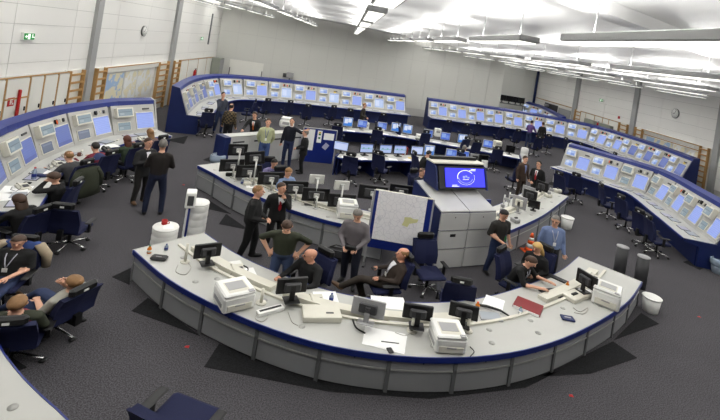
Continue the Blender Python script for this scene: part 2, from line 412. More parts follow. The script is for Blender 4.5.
# fire sign, red post, extinguisher
x, z = WL.hit(10.6, 102, .27); t = thing('fire_sign', 'square red fire equipment sign with a white symbol on a cupboard', 'sign', WL.P(x, z, .275), WL.rz)
MB().box((0, 0, 0), (.26, .012, .26)).build('plate', M_red, t)
MB().box((-.03, -.01, 0), (.03, .008, .16)).box((.02, -.01, .065), (.09, .008, .03)).box((.015, -.01, 0), (.07, .008, .03)).box((.06, -.01, -.06), (.05, .008, .05)).build('symbol', M_white, t)
x, z = WL.hit(17, 107, .3); tag(MB().rbox((0, -.05, 1.1), (.09, .08, 2.2), .02).build('red_post', M_red, None, WL.P(x, 0, .27), WL.rz), 'tall narrow red post standing against the white cupboards', 'post')
def extinguisher(p, label):
    t = thing('fire_extinguisher', label, 'extinguisher', p)
    MB().lathe([(.03, 0), (.085, .01), (.085, .45), (.06, .53), (.03, .56)], 12).build('cylinder', M_red, t)
    MB().cyl((0, 0, .56), (0, 0, .63), .02, n=8).box((.04, 0, .64), (.14, .025, .03)).build('valve', M_dark, t)
    MB().tube([(.03, 0, .6), (.12, 0, .5), (.11, 0, .25)], .012).build('hose', M_dark, t)
for px, py, w, lb in ((194.6, 74, WL, 'red fire extinguisher hung before cupboards near the grey corner cabinet'), (597.5, 126, WR, 'red fire extinguisher between two grey-green boxes')):
    x, z = w.hit(px, py, .4); extinguisher(w.P(x, z - .3, .4), lb)
# right-hand wall
for a, b, lb in ((575, 581, 'wooden ladder rack left of the grey-green wall boxes'), (619, 627.5, 'wooden ladder rack right of the grey-green wall boxes'), (635, 642.5, 'wooden ladder rack left of the three wall maps'), (700, 709, 'wooden ladder rack right of the three wall maps')):
    yy = 128 + (a - 635) * .28; rack(WR, X(WR, a, yy), X(WR, b, yy + 2), lb)
for i, (a, b) in enumerate(((581, 586), (586, 595), (595, 603), (603, 609), (609, 619))):
    yy = 128 + (a - 635) * .28
    cupboard(WR, X(WR, a, yy), X(WR, b, yy + 2), 0, ['narrow white cupboard by the rack left of the grey-green boxes', 'white cupboard behind the smaller grey-green box', 'white cupboard between the two grey-green boxes', 'white cupboard behind the larger grey-green box', 'white cupboard between a grey-green box and a ladder rack'][i], False)
for a, b, y0, y1, lb in ((585, 594.5, 118, 126, 'grey-green wall box left of the red extinguisher'), (599.5, 610.5, 122.5, 131, 'grey-green wall box right of the red extinguisher')):
    xa2, z1 = WR.hit(a, y0, .5); xb2, z0 = WR.hit(b, y1 + 1, .5); t = thing('utility_box', lb, 'box', WR.P((xa2 + xb2) / 2, 0, .3), WR.rz)
    MB().rbox((0, -.14, z1 / 2), (xb2 - xa2, .27, z1), .03).build('housing', M_lgreen, t); MB().box((0, -.285, z1 - .5), (xb2 - xa2 - .12, .02, .7)).build('door', M_lgreen, t)
xa, xb = X(WR, 642.7, 131), X(WR, 699.5, 146)
struct(MB().box(((xa + xb) / 2, -.1, HCAB - .05), (xb - xa, .2, .1)).box(((xa + xb) / 2, -.215, HCAB - .02), (xb - xa, .03, .045), mi=1).box(((xa + xb) / 2, -.215, HCAB - .3), (xb - xa, .03, .045), mi=1).build('trim_21', [M_door, M_wood], None, WR.A, WR.rz))
for a, b, m, lb in ((644, 670, M_map1, 'blue and beige map on the wall behind the long console'), (671.5, 683, M_map2, 'pale map on the wall in the middle of three'), (684, 698, M_map2, 'pale map on the wall next to a ladder rack and grey column')):
    mapboard(WR, X(WR, a, 137 + (a - 644) * .27), X(WR, b, 137 + (b - 644) * .27), .9, HCAB - .36, m, lb)
# far end of the right-hand wall: equipment opening and grey door
xa, xb = X(WR, 543.5, 103), X(WR, 556, 106); t = thing('equipment_bay', 'dark open equipment bay in the far wall beside a grey door', 'equipment', WR.P((xa + xb) / 2, 0, .01), WR.rz)
MB().box((0, -.05, 1.2), (xb - xa, .08, 2.4)).build('back_panel', M_dgrey, t)
for k in range(5): MB().rbox((random.uniform(-.6, .6), -.25, 1.2 + .25 * k), (random.uniform(.4, .8), .25, .2), .03).build('device', [M_dark, M_silver, M_lgreen][k % 3], t)
xa, xb = X(WR, 557, 106), X(WR, 569, 110); dr = MB().box((0, -.03, 1.15), (xb - xa, .05, 2.3)).build('door_1', M_panel, None, WR.P((xa + xb) / 2, 0, .02), WR.rz); struct(dr)
MB().box((.35 * (xb - xa), -.08, 1.05), (.14, .05, .03)).build('door_handle', M_alu, dr)
xa, xb = X(WR, 535, 98), X(WR, 571, 109.5); struct(MB().box(((xa + xb) / 2, -.06, HCAB), (xb - xa, .08, .06)).build('trim_22', M_wood, None, WR.A, WR.rz))
# doors in the back wall
for n, (a, b, yb) in enumerate(((230.5, 264, 73),)):
    xa, z1 = WB.hit(a, 59, .03); xb, _ = WB.hit(b, 63, .03)
    d = struct(MB().box((0, -.03, z1 / 2), (xb - xa, .05, z1)).build('door_%d' % (n + 2), M_door, None, WB.P((xa + xb) / 2, 0, .02), WB.rz))
    for k in (-1, 1): MB().box((k * ((xb - xa) / 2 - .05), -.07, z1 - .9), (.07, .05, .6)).build('door_hinge', M_post, d)
# grey corner cabinet
t = thing('corner_cabinet', 'tall grey electrical cabinet in the corner by the cupboards', 'cabinet', WL.P(WL.L - 1.3, 0, .6), WL.rz)
MB().rbox((0, 0, 1.3), (1.0, .6, 2.6), .02).build('housing', M_lgreen, t); MB().box((0, -.31, 1.3), (.86, .02, 2.4)).build('door', M_col, t)

# exit signs and clocks
M_exit = mat('exit_green', (20, 120, 50), .5, emit=(20, 130, 55), es=.35); M_exitw = mat('exit_white', (240, 250, 240), .5, emit=(225, 240, 228), es=.5)
def exit_sign(w, px, py, label, k=1):
    x, z = w.hit(px, py, .08); t = thing('exit_sign', label, 'sign', w.P(x, z, .02), w.rz, None, k)
    MB().box((0, -.05, 0), (.5, .1, .24)).build('housing', M_white, t)
    MB().box((0, -.105, 0), (.46, .012, .2)).build('green_panel', M_exit, t)
    MB().box((-.02, -.114, .0), (.1, .006, .17)).add([(-.2, -.114, 0), (-.13, -.114, -.06), (-.13, -.114, .06)], [(0, 1, 2)]).box((-.1, -.114, 0), (.07, .006, .03)).box((.13, -.114, .02), (.04, .006, .12), 0).box((.17, -.114, -.02), (.1, .006, .03)).build('pictogram', M_exitw, t)
exit_sign(WL, 28, 36.3, 'lit green and white exit sign above the wall cupboards'); exit_sign(WL, 201.5, 38.5, 'small exit sign on the white wall near the hall corner')
exit_sign(WR, 601.7, 100.3, 'exit sign on the wall above the grey-green boxes')
def clock(w, px, py, r, label):
    x, z = w.hit(px, py, .06); t = thing('clock', label, 'clock', w.P(x, z, .03), w.rz)
    MB().cyl((0, 0, 0), (0, -.07, 0), r, n=28).build('rim', M_post, t); MB().cyl((0, -.07, 0), (0, -.076, 0), r * .92, n=28).build('dial', M_white, t)
    for k in range(12):
        a = k * PI / 6; MB().box((0, -.08, 0), (r * .05, .006, r * (.2 if k % 3 == 0 else .12)), M=Matrix.Rotation(a, 4, 'Y') @ Matrix.Translation((0, 0, r * .78))).build('hour_mark', M_dark, t)
    for a, l, wd in ((4.6, .5, .09), (.35, .75, .07)):
        MB().box((0, -.086, l * r / 2), (r * wd, .006, l * r), M=Matrix.Rotation(a, 4, 'Y')).build('hand', M_dark, t)
clock(WL, 144, 31, .26, 'round wall clock above the map recess and ladder racks'); clock(WR, 675.5, 113.5, .3, 'round wall clock above three wall maps')
x, z = WR.hit(619, 117.5, .05); tag(MB().rbox((0, -.04, 0), (.2, .08, .2), .02).build('alarm_box', M_red, None, WR.P(x, z, .02), WR.rz), 'small red alarm box on the wall beneath the exit sign', 'alarm')
x, z = WB.hit(290, 75, .3); t = thing('projector', 'small grey device on a stand behind the curved console', 'device', WB.P(x, 0, .5), WB.rz)
MB().rbox((0, 0, z), (.55, .4, .45), .04).build('housing', M_silver, t); MB().cyl((-.4, 0, z - .2), (-.4, 0, z + .1), .14, n=10).build('lens', M_dgrey, t); MB().cyl((0, 0, 0), (0, 0, z), .06).build('stand', M_post, t); MB().box((0, 0, .02), (.7, .5, .04)).build('foot', M_post, t)

# ------------------------------------------------------------------ hanging luminaires
M_lum = mat('luminaire_grey', (176, 177, 177), .5); M_glow = mat('luminaire_glow', (255, 255, 250), .5, emit=(255, 253, 244), es=.9); M_wire = mat('wire', (150, 150, 150), .4, .6)
LL = 3.2
def luminaire_proto():
    t = thing('hanging_luminaire', 'long grey hanging luminaire with a glowing underside below the ceiling', 'lamp', (0, 0, 0), 0, 'hanging luminaires under the ceiling')
    MB().rbox((0, 0, 0), (.34, LL, .1), .012).build('housing', M_lum, t); MB().box((0, 0, -.055), (.26, LL - .1, .012)).build('diffuser', M_glow, t)
    for k in (-1, 1): MB().cyl((0, k * 1.1, .05), (0, k * 1.1, .57), .008, n=5).build('wire', M_wire, t)
    return t
lum = luminaire_proto(); k = 0
def lamp(name, par, z, rot, watts, sx, col_):
    ld = LD.get(name)
    if ld is None:
        ld = bpy.data.lights.new(name, 'AREA'); ld.shape = 'RECTANGLE'; ld.size = sx; ld.size_y = LL - .2; ld.energy = watts; ld.color = col_; LD[name] = ld
    o = link(name, ld, par, (0, 0, z)); o.rotation_euler = (rot, 0, 0)
LD = {}
XS = [-10.0, -6.8, -3.6, -.6, 1.9, 5.2, 8.6, 12.0, 15.6]
for i, x in enumerate(XS):
    for j, y in enumerate((4.4, 9.0, 13.6, 18.2, 22.8, 27.4, 32.0, 36.2, 40.8, 45.0)):
        xx = x - .08 * (y - 12); ymax = 33.6 + (xx + 12.7) * .2
        if (y > ymax - .2 and not (11.2 < xx < 16)) or xx < -10.2 - .06 * y or (abs(xx) < 1.8 and y < 1): continue  # luminaires inside the recess are added to brighten it
        o = put(lum, (xx, y, zceil(xx) - .58), math.atan(.08)); o.rotation_euler = (0, math.atan(1.1 / 31), math.atan(.08))
        lamp('luminaire_uplight', o, .062, PI, UP_W, .26, (1, .985, .95)); lamp('luminaire_downlight', o, -.075, 0, DOWN_W, .24, (1, .985, .95)); k += 1

# ================================================================== consoles (curved rows of screens) and desks
SB = [screen_mat('screen_blue', (150, 172, 246), [(.04, .96, .93, .97, (110, 130, 215))], .95, 3),
      screen_mat('screen_pale', (190, 210, 252), [(.05, .95, .9, .95, (90, 120, 210)), (.1, .5, .2, .8, (215, 228, 255))], .95, 4),
      screen_mat('screen_dim', (104, 124, 196), [(.05, .95, .05, .2, (84, 100, 170))], .8, 3)]
SS = [screen_mat('screen_small', (168, 192, 240), [(.1, .45, .5, .9, (230, 240, 255)), (.5, .9, .1, .5, (110, 140, 210))], .95, 5),
      screen_mat('screen_teal', (150, 172, 180), [(.08, .9, .55, .62, (90, 110, 120)), (.1, .4, .15, .45, (190, 205, 205))], .7, 8),
      screen_mat('screen_dull', (120, 134, 158), [(.1, .9, .7, .85, (160, 170, 190))], .6, 6)]
Z0, Z1, YS = .77, 1.72, .40            # screen face: foot height, head height, how far it leans back
SL = math.hypot(Z1 - Z0, YS); TILT = math.atan2(YS, Z1 - Z0)
def bay(W, big, small, low, var):
    """one console unit: a leaning face with a boxed monitor over a small screen, and a large screen under a row of devices"""
    FM = Matrix.Translation((0, 0, Z0)) @ Matrix.Rotation(-TILT, 4, 'X')        # face frame: x across, z up the slope, -y out
    t = thing('console_unit', 'grey console unit', 'console')
    MB().box((0, .05, SL / 2), (W - .012, .1, SL), M=FM).build('face_panel', M_face, t)
    xs, xb = -W * .255, W * .235
    def scr(name, x, s, w, h, m, frame, out=.0, bez=.03):
        f = MB().rbox((x, -.012 - out / 2, s), (w + 2 * bez, .03 + out, h + 2 * bez), .008, M=FM).build(name, frame, t)
        MB().box((x, -.03 - out, s), (w, .006, h), M=FM).build('screen', m, f); return f
    scr('large_monitor', xb, .43, W * .40, .57, SB[big], M_beige)
    scr('small_monitor', xs, .27, W * .27, .27, SS[low], M_beige)
    m = scr('boxed_monitor', xs, .75, W * .31, .25, SS[small], M_beige, .13, .05)
    # devices over the large screen
    if var % 3 != 2:
        h = MB().rbox((xb - W * .1, -.03, .88), (.1, .07, .13), .015, M=FM).build('telephone', M_dark, t)
        MB().tube([(xb - W * .1 - .05, -.08, .80), (xb - W * .1 - .07, -.09, .86), (xb - W * .1 - .05, -.08, .92)], .018, M=FM).build('handset', [M_dark, M_orange, M_green][var % 3], h)
        MB().rbox((xb + W * .03, -.02, .88), (.05, .05, .1), .01, M=FM).build('call_lamp', M_orange if var % 2 else M_beige, t)
        MB().rbox((xb + W * .12, -.025, .87), (.07, .05, .11), .01, M=FM).build('switch_box', M_dark if var % 2 else M_dgrey, t)
    else:
        MB().box((xb + W * .05, -.012, .86), (W * .16, .03, .05), M=FM).build('loudspeaker_slot', M_dgrey, t)
        if var == 5: MB().box((xb + W * .02, -.02, .80), (.16, .02, .06), M=FM).build('yellow_label', M_yellow, t)
    return t
def console(path, nb, tags, ends, k=1.0, var0=0, cover=.9, dims=None):
    """worktop, carcass with blue cap, screen units and end panels along a plan path (the front edge of the worktop)"""
    sc = lambda pr: [(o * k, z * k) for o, z in pr]
    L = path.len; top, row, cat = tags['worktop'], tags['unit'], tags['name']
    t = thing('control_console', top, 'console')
    wt = MB(); sweep(wt, path, 0, L, sc([(.02, .72), (.93, .72), (.93, .77), (.02, .77)])); wt.build('top', M_top, t)
    MB.build(sweep(MB(), path, 0, L, sc([(-.015, .705), (.02, .705), (.02, .772), (-.015, .772)])), 'blue_edge', M_blue, t)
    MB.build(sweep(MB(), path, 0, L, sc([(.42, 0), (.5, 0), (.5, .72), (.42, .72)])), 'modesty_panel', M_navy, t)
    cp = t
    MB.build(sweep(MB(), path, 0, L, sc([(1.34, 1.68), (1.38, 1.84), (1.66, 1.90), (1.66, 1.70)])), 'blue_cap', M_blue, cp)
    MB.build(sweep(MB(), path, 0, L, sc([(1.06, .0), (1.6, .0), (1.6, 1.70), (1.44, 1.66), (1.06, .77)])), 'carcass', M_face, cp)
    mid = .9 * k
    W = 0
    # unit positions on the face line: walk the offset curve so that the units are evenly wide
    K = 400; pts = [path.off(L * q / K, mid) for q in range(K + 1)]; cum = [0]
    for a, b in zip(pts, pts[1:]): cum.append(cum[-1] + (b - a).length)
    W = cum[-1] / nb; protos = {}
    for i in range(nb):
        def P(s): 
            return pts[min(range(K + 1), key=lambda q: abs(cum[q] - s))]
        a, b = P(i * W), P((i + 1) * W); g = (b - a).normalized(); w = round((b - a).length, 1)
        v = (i * 2 + var0) % 6; dim = dims(i) if dims else (0, 0, 0); key = (v, dim)
        lb = row(i)
        if key not in protos: protos[key] = bay(W, dim[0], dim[1], dim[2], v)
        m = (a + b) / 2; rz = math.atan2(g.y, g.x) + (0 if path.side > 0 else PI)
        o = put(protos[key], (m.x, m.y, 0), rz); o.scale = (max(.8, (b - a).length / W), k, k); o['label'] = lb; o['group'] = tags['group']
        # inset touch panels and small things on the worktop, parts of it
        c = path.near(m); p, n, gg = path.at(c)
        ry = math.atan2(n.y, n.x) - PI / 2
        for dx, oo, mt, sx, sy in ((-.46, .47, M_in1, .42, .30), (.02, .52, M_in2, .42, .32)):
            q = p + gg * dx + n * (oo * k)
            ip = MB().box((0, 0, 0), (sx, sy, .012)).build('inset_panel', M_dgrey, t, (q.x, q.y, .775 * k), ry); MB().box((0, 0, .008), (sx - .05, sy - .05, .006)).build('touch_surface', mt, ip)
        q = p + gg * .42 + n * (.4 * k); MB().rbox((0, 0, 0), (.2, .06, .03), .01).build('microphone_base', M_beige, t, (q.x, q.y, .785 * k), ry + .3)
    for end, (d, s) in zip(ends, ((0, -1), (L, 1))):
        if not end: continue
        p, n, g = path.at(d); e = MB(); w = .06 * s
        prof = sc([(.45, 0), (1.66, 0), (1.66, 1.9), (1.36, 1.84), (.95, .77), (.0, .77), (.0, .68), (.45, .6)])
        a = [(p.x + n.x * o + g.x * .004 * s, p.y + n.y * o + g.y * .004 * s, z) for o, z in prof]; b = [(q[0] + g.x * w, q[1] + g.y * w, q[2]) for q in a]
        e.loft([a, b], 0, False); tag(e.build('console_end_panel', end[0]), end[1], 'panel')
    return t
M_in1 = mat('touch_lilac', (150, 150, 168), .3, emit=(150, 150, 175), es=.12); M_in2 = mat('touch_grey', (138, 144, 150), .3, emit=(140, 150, 160), es=.1)
def from_cap(pts, h, o, side, ext=None):
    """plan path of the worktop edge, from pixels of the cap's lower front edge (height h, offset o from the worktop edge)"""
    P = Path([G(x, y, h) for x, y in pts], side); n = 14
    return Path([P.off(P.len * k / n, -o) for k in range(n + 1)], side)
OFF = 1.34; KL, KB, KR = 1.0, 1.1, 1.03
cl = [(0, 136.7), (20, 128.3), (55, 116.7), (90, 110), (120, 105.8), (153, 104.6)]
PL0 = [G(x, y, 1.68 * KL) for x, y in cl]; q = PL0[0] + (PL0[0] - PL0[1]).normalized() * 2.2 + Vector((.45, 0, 0)); PL0 = [q] + PL0
tmp = Path(PL0, 1); P_left = Path([tmp.off(tmp.len * k / 12, -OFF * KL) for k in range(13)], 1)
P_bl = from_cap([(180, 91.7), (191.7, 84), (205, 80), (228, 78.8), (270, 82), (315, 87), (380, 95), (405, 98)], 1.68 * KB, OFF * KB, 1)
P_br = from_cap([(428.5, 101.2), (470, 107), (500, 111), (540, 117.5), (590, 127.5), (626.7, 138.3), (658, 149), (692, 162)], 1.68 * KB, OFF * KB, 1)
pr = [G(x, y, 1.68 * KR) for x, y in [(568.5, 147.5), (618, 161.7), (660, 175), (698, 196), (720, 209)]]; pr.append(pr[-1] + (pr[-1] - pr[-2]).normalized() * .9)
tmp = Path(pr, 1); P_right = Path([tmp.off(tmp.len * k / 12, -OFF * KR) for k in range(13)], 1)
# unit labels: count from a landmark
ORD = ['first', 'second', 'third', 'fourth', 'fifth', 'sixth', 'seventh', 'eighth', 'ninth', 'tenth', 'eleventh', 'twelfth', 'thirteenth', 'fourteenth']
def row(where, n): return lambda i: 'grey console unit with screens, %s from %s' % (ORD[n - 1 - i] if n < 0 else ORD[i], where)
def rowrev(where, n): return lambda i: 'grey console unit with screens, %s from %s' % (ORD[n - 1 - i], where)
console(P_left, 5, k=KL, tags= dict(worktop='blue-capped console with white worktop where six people sit, below the wall maps', cap='blue-capped carcass of the console below the fire sign and maps', unit=rowrev('the console end under the map recess', 5), name='', group='units of the console below the wall maps'), ends=((M_navy, 'navy end panel of the console near the gallery'), (M_face, 'pale end panel of the console under the map recess')), dims=lambda i: (2 if i < 3 else 0, 1, [2, 1, 2, 2, 1][i]))
console(P_bl, 12, k=KB, tags= dict(worktop='blue-capped curved console with white worktop along the bare back wall', cap='blue-capped carcass of the curved console before the bare back wall', unit=row('the broad navy end of the curved back console', 12), name='', group='units of the curved back console'), ends=((M_navy, 'broad dark navy end panel of the curved back console'), (M_post, 'grey end panel at the gap between the two back consoles')), var0=1, dims=lambda i: (2, 2, 2) if i < 3 else (0, 0, 0) if i % 2 else (1, 0, 0))
console(P_br, 14, k=KB, tags= dict(worktop='long blue-capped console sweeping past the wall racks, beyond the short console', cap='blue-capped carcass of the long console running past the clock wall', unit=row('the gap between the two back consoles', 14), name='', group='units of the long console below the clock'), ends=((M_navy, 'navy end panel across the gap from the curved back console'), (M_navy, 'navy end panel of the long console beside the grey column')), var0=3, dims=lambda i: (0, 0, 0) if i < 10 else (2, 0, 0))
console(P_right, 7, k=KR, tags= dict(worktop='short blue-capped console with a row of empty blue chairs', cap='blue-capped carcass of the short console with empty chairs', unit=row('the pale end of the short console', 7), name='', group='units of the short console'), ends=((M_face, 'pale end panel of the short console by two blue chairs'), (M_navy, 'navy end panel of the short console farthest from the back wall')), var0=2, dims=lambda i: (0, 0 if i < 2 else 1, 0 if i < 2 else 1))
# small far console and table with dark monitors in the recess
pf = [G(x, y, 1.68 * KB) for x, y in [(526, 103.5), (540, 108), (561, 119)]]; tmp = Path(pf, 1); P_far = Path([tmp.off(tmp.len * k / 6, -OFF * KB) for k in range(7)], 1)
console(P_far, 3, k=KB, tags= dict(worktop='small far blue-capped console in the recess beyond the long console', cap='blue-capped carcass of the small far console in the recess', unit=row('the navy end of the small far console', 3), name='', group='units of the small far console'), ends=(None, None), var0=1)

# ------------------------------------------------------------------ curved desks
def desk(path, seams, depth, h, lab, hatch=None, inner_edge=True, ridge=True, ends=(True, True), group='', panels=True, unit_lab=None, shelf=None):
    L = path.len; t = thing('desk_worktop', lab, 'worktop'); th = .045
    MB.build(sweep(MB(), path, 0, L, [(.0, h - th), (depth, h - th), (depth, h), (.0, h)], 40), 'top', M_top, t)
    MB.build(sweep(MB(), path, -0, L, [(-.02, h - .085), (.0, h - .085), (.0, h + .006), (-.02, h + .006)], 40), 'blue_edge', M_blue, t)
    if inner_edge: MB.build(sweep(MB(), path, 0, L, [(depth, h - .05), (depth + .015, h - .05), (depth + .015, h + .006), (depth, h + .006)], 40), 'inner_blue_edge', M_blue, t)
    if ridge:
        MB.build(sweep(MB(), path, .25, L - .25, [(depth * .5, h), (depth * .54, h), (depth * .54, h + .035), (depth * .5, h + .035)], 40), 'cable_duct', M_beige, t)
        for a_, b_ in (shelf or [(.3, L - .3)]): MB.build(sweep(MB(), path, a_, b_, [(depth * .57, h), (depth * .72, h), (depth * .72, h + .07), (depth * .57, h + .09)], 24), 'raised_shelf', M_beige, t)
    d = .35
    while d < L - .3:
        for o in (.22, .42):
            q = path.off(d + o, depth * (.18 if o < .3 else .4)); MB().cyl((q.x, q.y, h - .002), (q.x, q.y, h + .002), .055, n=16).build('cable_grommet', M_grom, t)
        d += 1.15
    for e, dd, sg in zip(ends, (0, L), (-1, 1)):
        if e:
            p, n, g = path.at(dd); m = MB(); k = .02 * sg
            a = [(p.x + n.x * o, p.y + n.y * o, z) for o, z in [(.02, 0), (depth - .1, 0), (depth - .1, h - th), (.02, h - th)]]
            m.loft([a, [(q[0] - g.x * k, q[1] - g.y * k, q[2]) for q in a]], 0, False); m.build('end_panel', M_panel, t)
            m = MB(); a = [(p.x + n.x * o, p.y + n.y * o, z) for o, z in [(-.02, h - .06), (depth, h - .06), (depth, h + .006), (-.02, h + .006)]]
            m.loft([a, [(q[0] + g.x * k, q[1] + g.y * k, q[2]) for q in a]], 0, False); m.build('end_edge', M_blue if e == 2 else M_top, t)
    for i, (a, b) in enumerate(zip(seams, seams[1:])):
        u = thing('desk_unit', unit_lab(i), 'cabinet', group=group)
        zr = h - .085 - (h - .085) * .3
        MB.build(sweep(MB(), path, a + .035, b - .035, [(.03, .03), (.07, .03), (.07, zr), (.03, zr)], 4), 'lower_panel', M_panel, u)
        MB.build(sweep(MB(), path, a + .035, b - .035, [(.022, zr + .012), (.07, zr + .012), (.07, h - .087), (.022, h - .087)], 4), 'upper_panel', M_panel, u)
        MB.build(sweep(MB(), path, a + .035, b - .035, [(.01, zr - .012), (.03, zr - .012), (.03, zr + .010), (.01, zr + .010)], 4), 'rail', M_alu, u)
        MB.build(sweep(MB(), path, b - .03, b + .03, [(.005, .0), (.1, .0), (.1, h - .087), (.005, h - .087)], 1), 'post', M_post, u)
        MB.build(sweep(MB(), path, a + .02, b - .02, [(.075, .0), (.3, .0), (.3, h - .1), (.075, h - .1)], 3), 'carcass', M_dgrey, u)
        q = path.off((a + b) / 2, .018); k = MB().cyl((q.x, q.y, h - .12), (q.x, q.y, h - .10), .012, n=8).build('lock', M_dark, u)
    return t
HN, HM = .60, .71
sn = [(134, 250), (164.5, 276), (203.5, 299), (258, 323.5), (321, 343.5), (391, 355), (457.5, 357.5), (514.5, 351.7), (557.5, 340), (590, 325.5), (616.7, 310), (631, 297.5), (641.5, 282)]
P_near = Path([G(x, y, HN) for x, y in sn], 1)
seams = [P_near.near(G(x, y, HN)) for x, y in sn]
DN = 1.5
nu = ['at the end by the white drums', 'second from the end by the white drums', 'below the big printer near the drums', 'fourth from the end by the white drums', 'fifth from the end by the white drums', 'below the printer beside two black monitors', 'sixth from the end by the grey bollards', 'fifth from the end by the grey bollards', 'fourth from the end by the grey bollards', 'third from the end by the grey bollards', 'second from the end by the grey bollards', 'at the end by the white bin']
ns = lambda x, y: P_near.near(G(x, y, HN))
desk(P_near, seams, DN, HN, 'long curved white worktop with blue edge, three printers on it', ends=(1, 1), shelf=[(ns(140, 255) + .35, ns(236, 321)), (ns(250, 328), ns(505, 357)), (ns(592, 330), ns(641, 286) - .3)], group='units of the large curved front desk', unit_lab=lambda i: 'grey unit of the large curved desk, ' + nu[i])
sm = [(198, 165.5), (214.5, 174), (234.5, 185.5), (259, 196.5), (290, 209), (324, 219.5), (352, 226), (385, 233.5)]
P_mid = Path([G(x, y, HM) for x, y in sm], 1); seams = [P_mid.near(G(x, y, HM)) for x, y in sm]
desk(P_mid, seams, 1.25, HM, 'curved white worktop with rows of monitors on poles behind standing people', ends=(1, 0), group='units of the middle curved desk', unit_lab=lambda i: 'grey unit of the middle curved desk, %s from the end by the clear bag' % ORD[i])
sr = [(496, 236), (520.5, 226), (540.5, 216.5), (552.5, 208.5), (561, 202), (568, 196.5)]
P_midr = Path([G(x, y, HM) for x, y in sr], 1); seams = [P_midr.near(G(x, y, HM)) for x, y in sr]
desk(P_midr, seams, 1.3, HM, 'curved white worktop beside the tall grey cabinet, behind the traffic cone', ends=(0, 1), group='units of the desk by the traffic cone', unit_lab=lambda i: 'grey unit of the desk by the traffic cone, %s from the tall grey cabinet' % ORD[i])
# the desk at the gallery: only its far corner is seen
bl = [(-1, 347), (3, 354), (20, 375.5), (38, 394), (57, 411), (66, 420)]
Pb = [G(x, y, .64) for x, y in bl]; Pb = [Pb[0] + (Pb[0] - Pb[1]).normalized() * 1.6] + Pb + [Pb[-1] + (Pb[-1] - Pb[-2]).normalized() * 2.2]
P_gal = Path(Pb[::-1], 1)
desk(P_gal, [0, 1.3, 2.6, 3.9], 1.4, .64, 'white worktop with thin blue edge, close below the gallery', ridge=False, ends=(1, 1), group='units of the desk below the gallery', unit_lab=lambda i: 'grey unit of the desk close below the gallery')

# ------------------------------------------------------------------ working rows in the middle of the hall
def row_desk(path, depth, h, label):
    t = thing('row_desk', label, 'desk'); L = path.len
    MB.build(sweep(MB(), path, 0, L, [(0, h - .04), (depth, h - .04), (depth, h), (0, h)]), 'top', M_top, t)
    MB.build(sweep(MB(), path, 0, L, [(-.015, h - .06), (0, h - .06), (0, h + .004), (-.015, h + .004)]), 'blue_edge', M_blue, t)
    MB.build(sweep(MB(), path, 0, L, [(depth - .08, 0), (depth - .02, 0), (depth - .02, h - .04), (depth - .08, h - .04)]), 'back_panel', M_navy, t)
    for d in [.05] + [L * k / 4 for k in (1, 2, 3)] + [L - .05]:
        p, n, g = path.at(d); c = p + n * (depth / 2)
        MB().box((c.x, c.y, (h - .04) / 2), (.04, depth - .15, h - .04), math.atan2(n.y, n.x) - PI / 2).build('side_panel', M_navy, t)
    return t
P_r1 = Path([G(x, y, .72) for x, y in [(337, 157), (352, 159.5), (385, 160.5), (418, 161.5), (450, 164), (486, 169)]], 1)
P_r2 = Path([G(x, y, .72) for x, y in [(343, 131), (372, 133.5), (400, 137), (440, 144), (480, 151), (520, 159)]], 1)
row_desk(P_r1, .95, .72, 'white row desk with four wide screens in a line, behind two blue chairs')
row_desk(P_r2, 1.0, .72, 'white row desk with small blue screens, in front of the back consoles')
def end_board(p0, p1, h, label, m=None):
    d = Vector(p1) - Vector(p0); tag(MB().box((0, 0, h / 2), (d.length, .05, h)).build('end_board', m or M_navy, None, ((p0[0] + p1[0]) / 2, (p0[1] + p1[1]) / 2, 0), math.atan2(d.y, d.x)), label, 'panel')
a, b = P_r1.at(0)[0], P_r1.off(0, 1.0); end_board(a + Vector((-.06, 0)), b + Vector((-.06, 0)), .74, 'navy end board of the row desk with four wide screens')
a, b = P_r2.at(P_r2.len)[0], P_r2.off(P_r2.len, 1.05); end_board(a + Vector((.06, 0)), b + Vector((.06, 0)), .76, 'navy end board of the row desk with small blue screens')

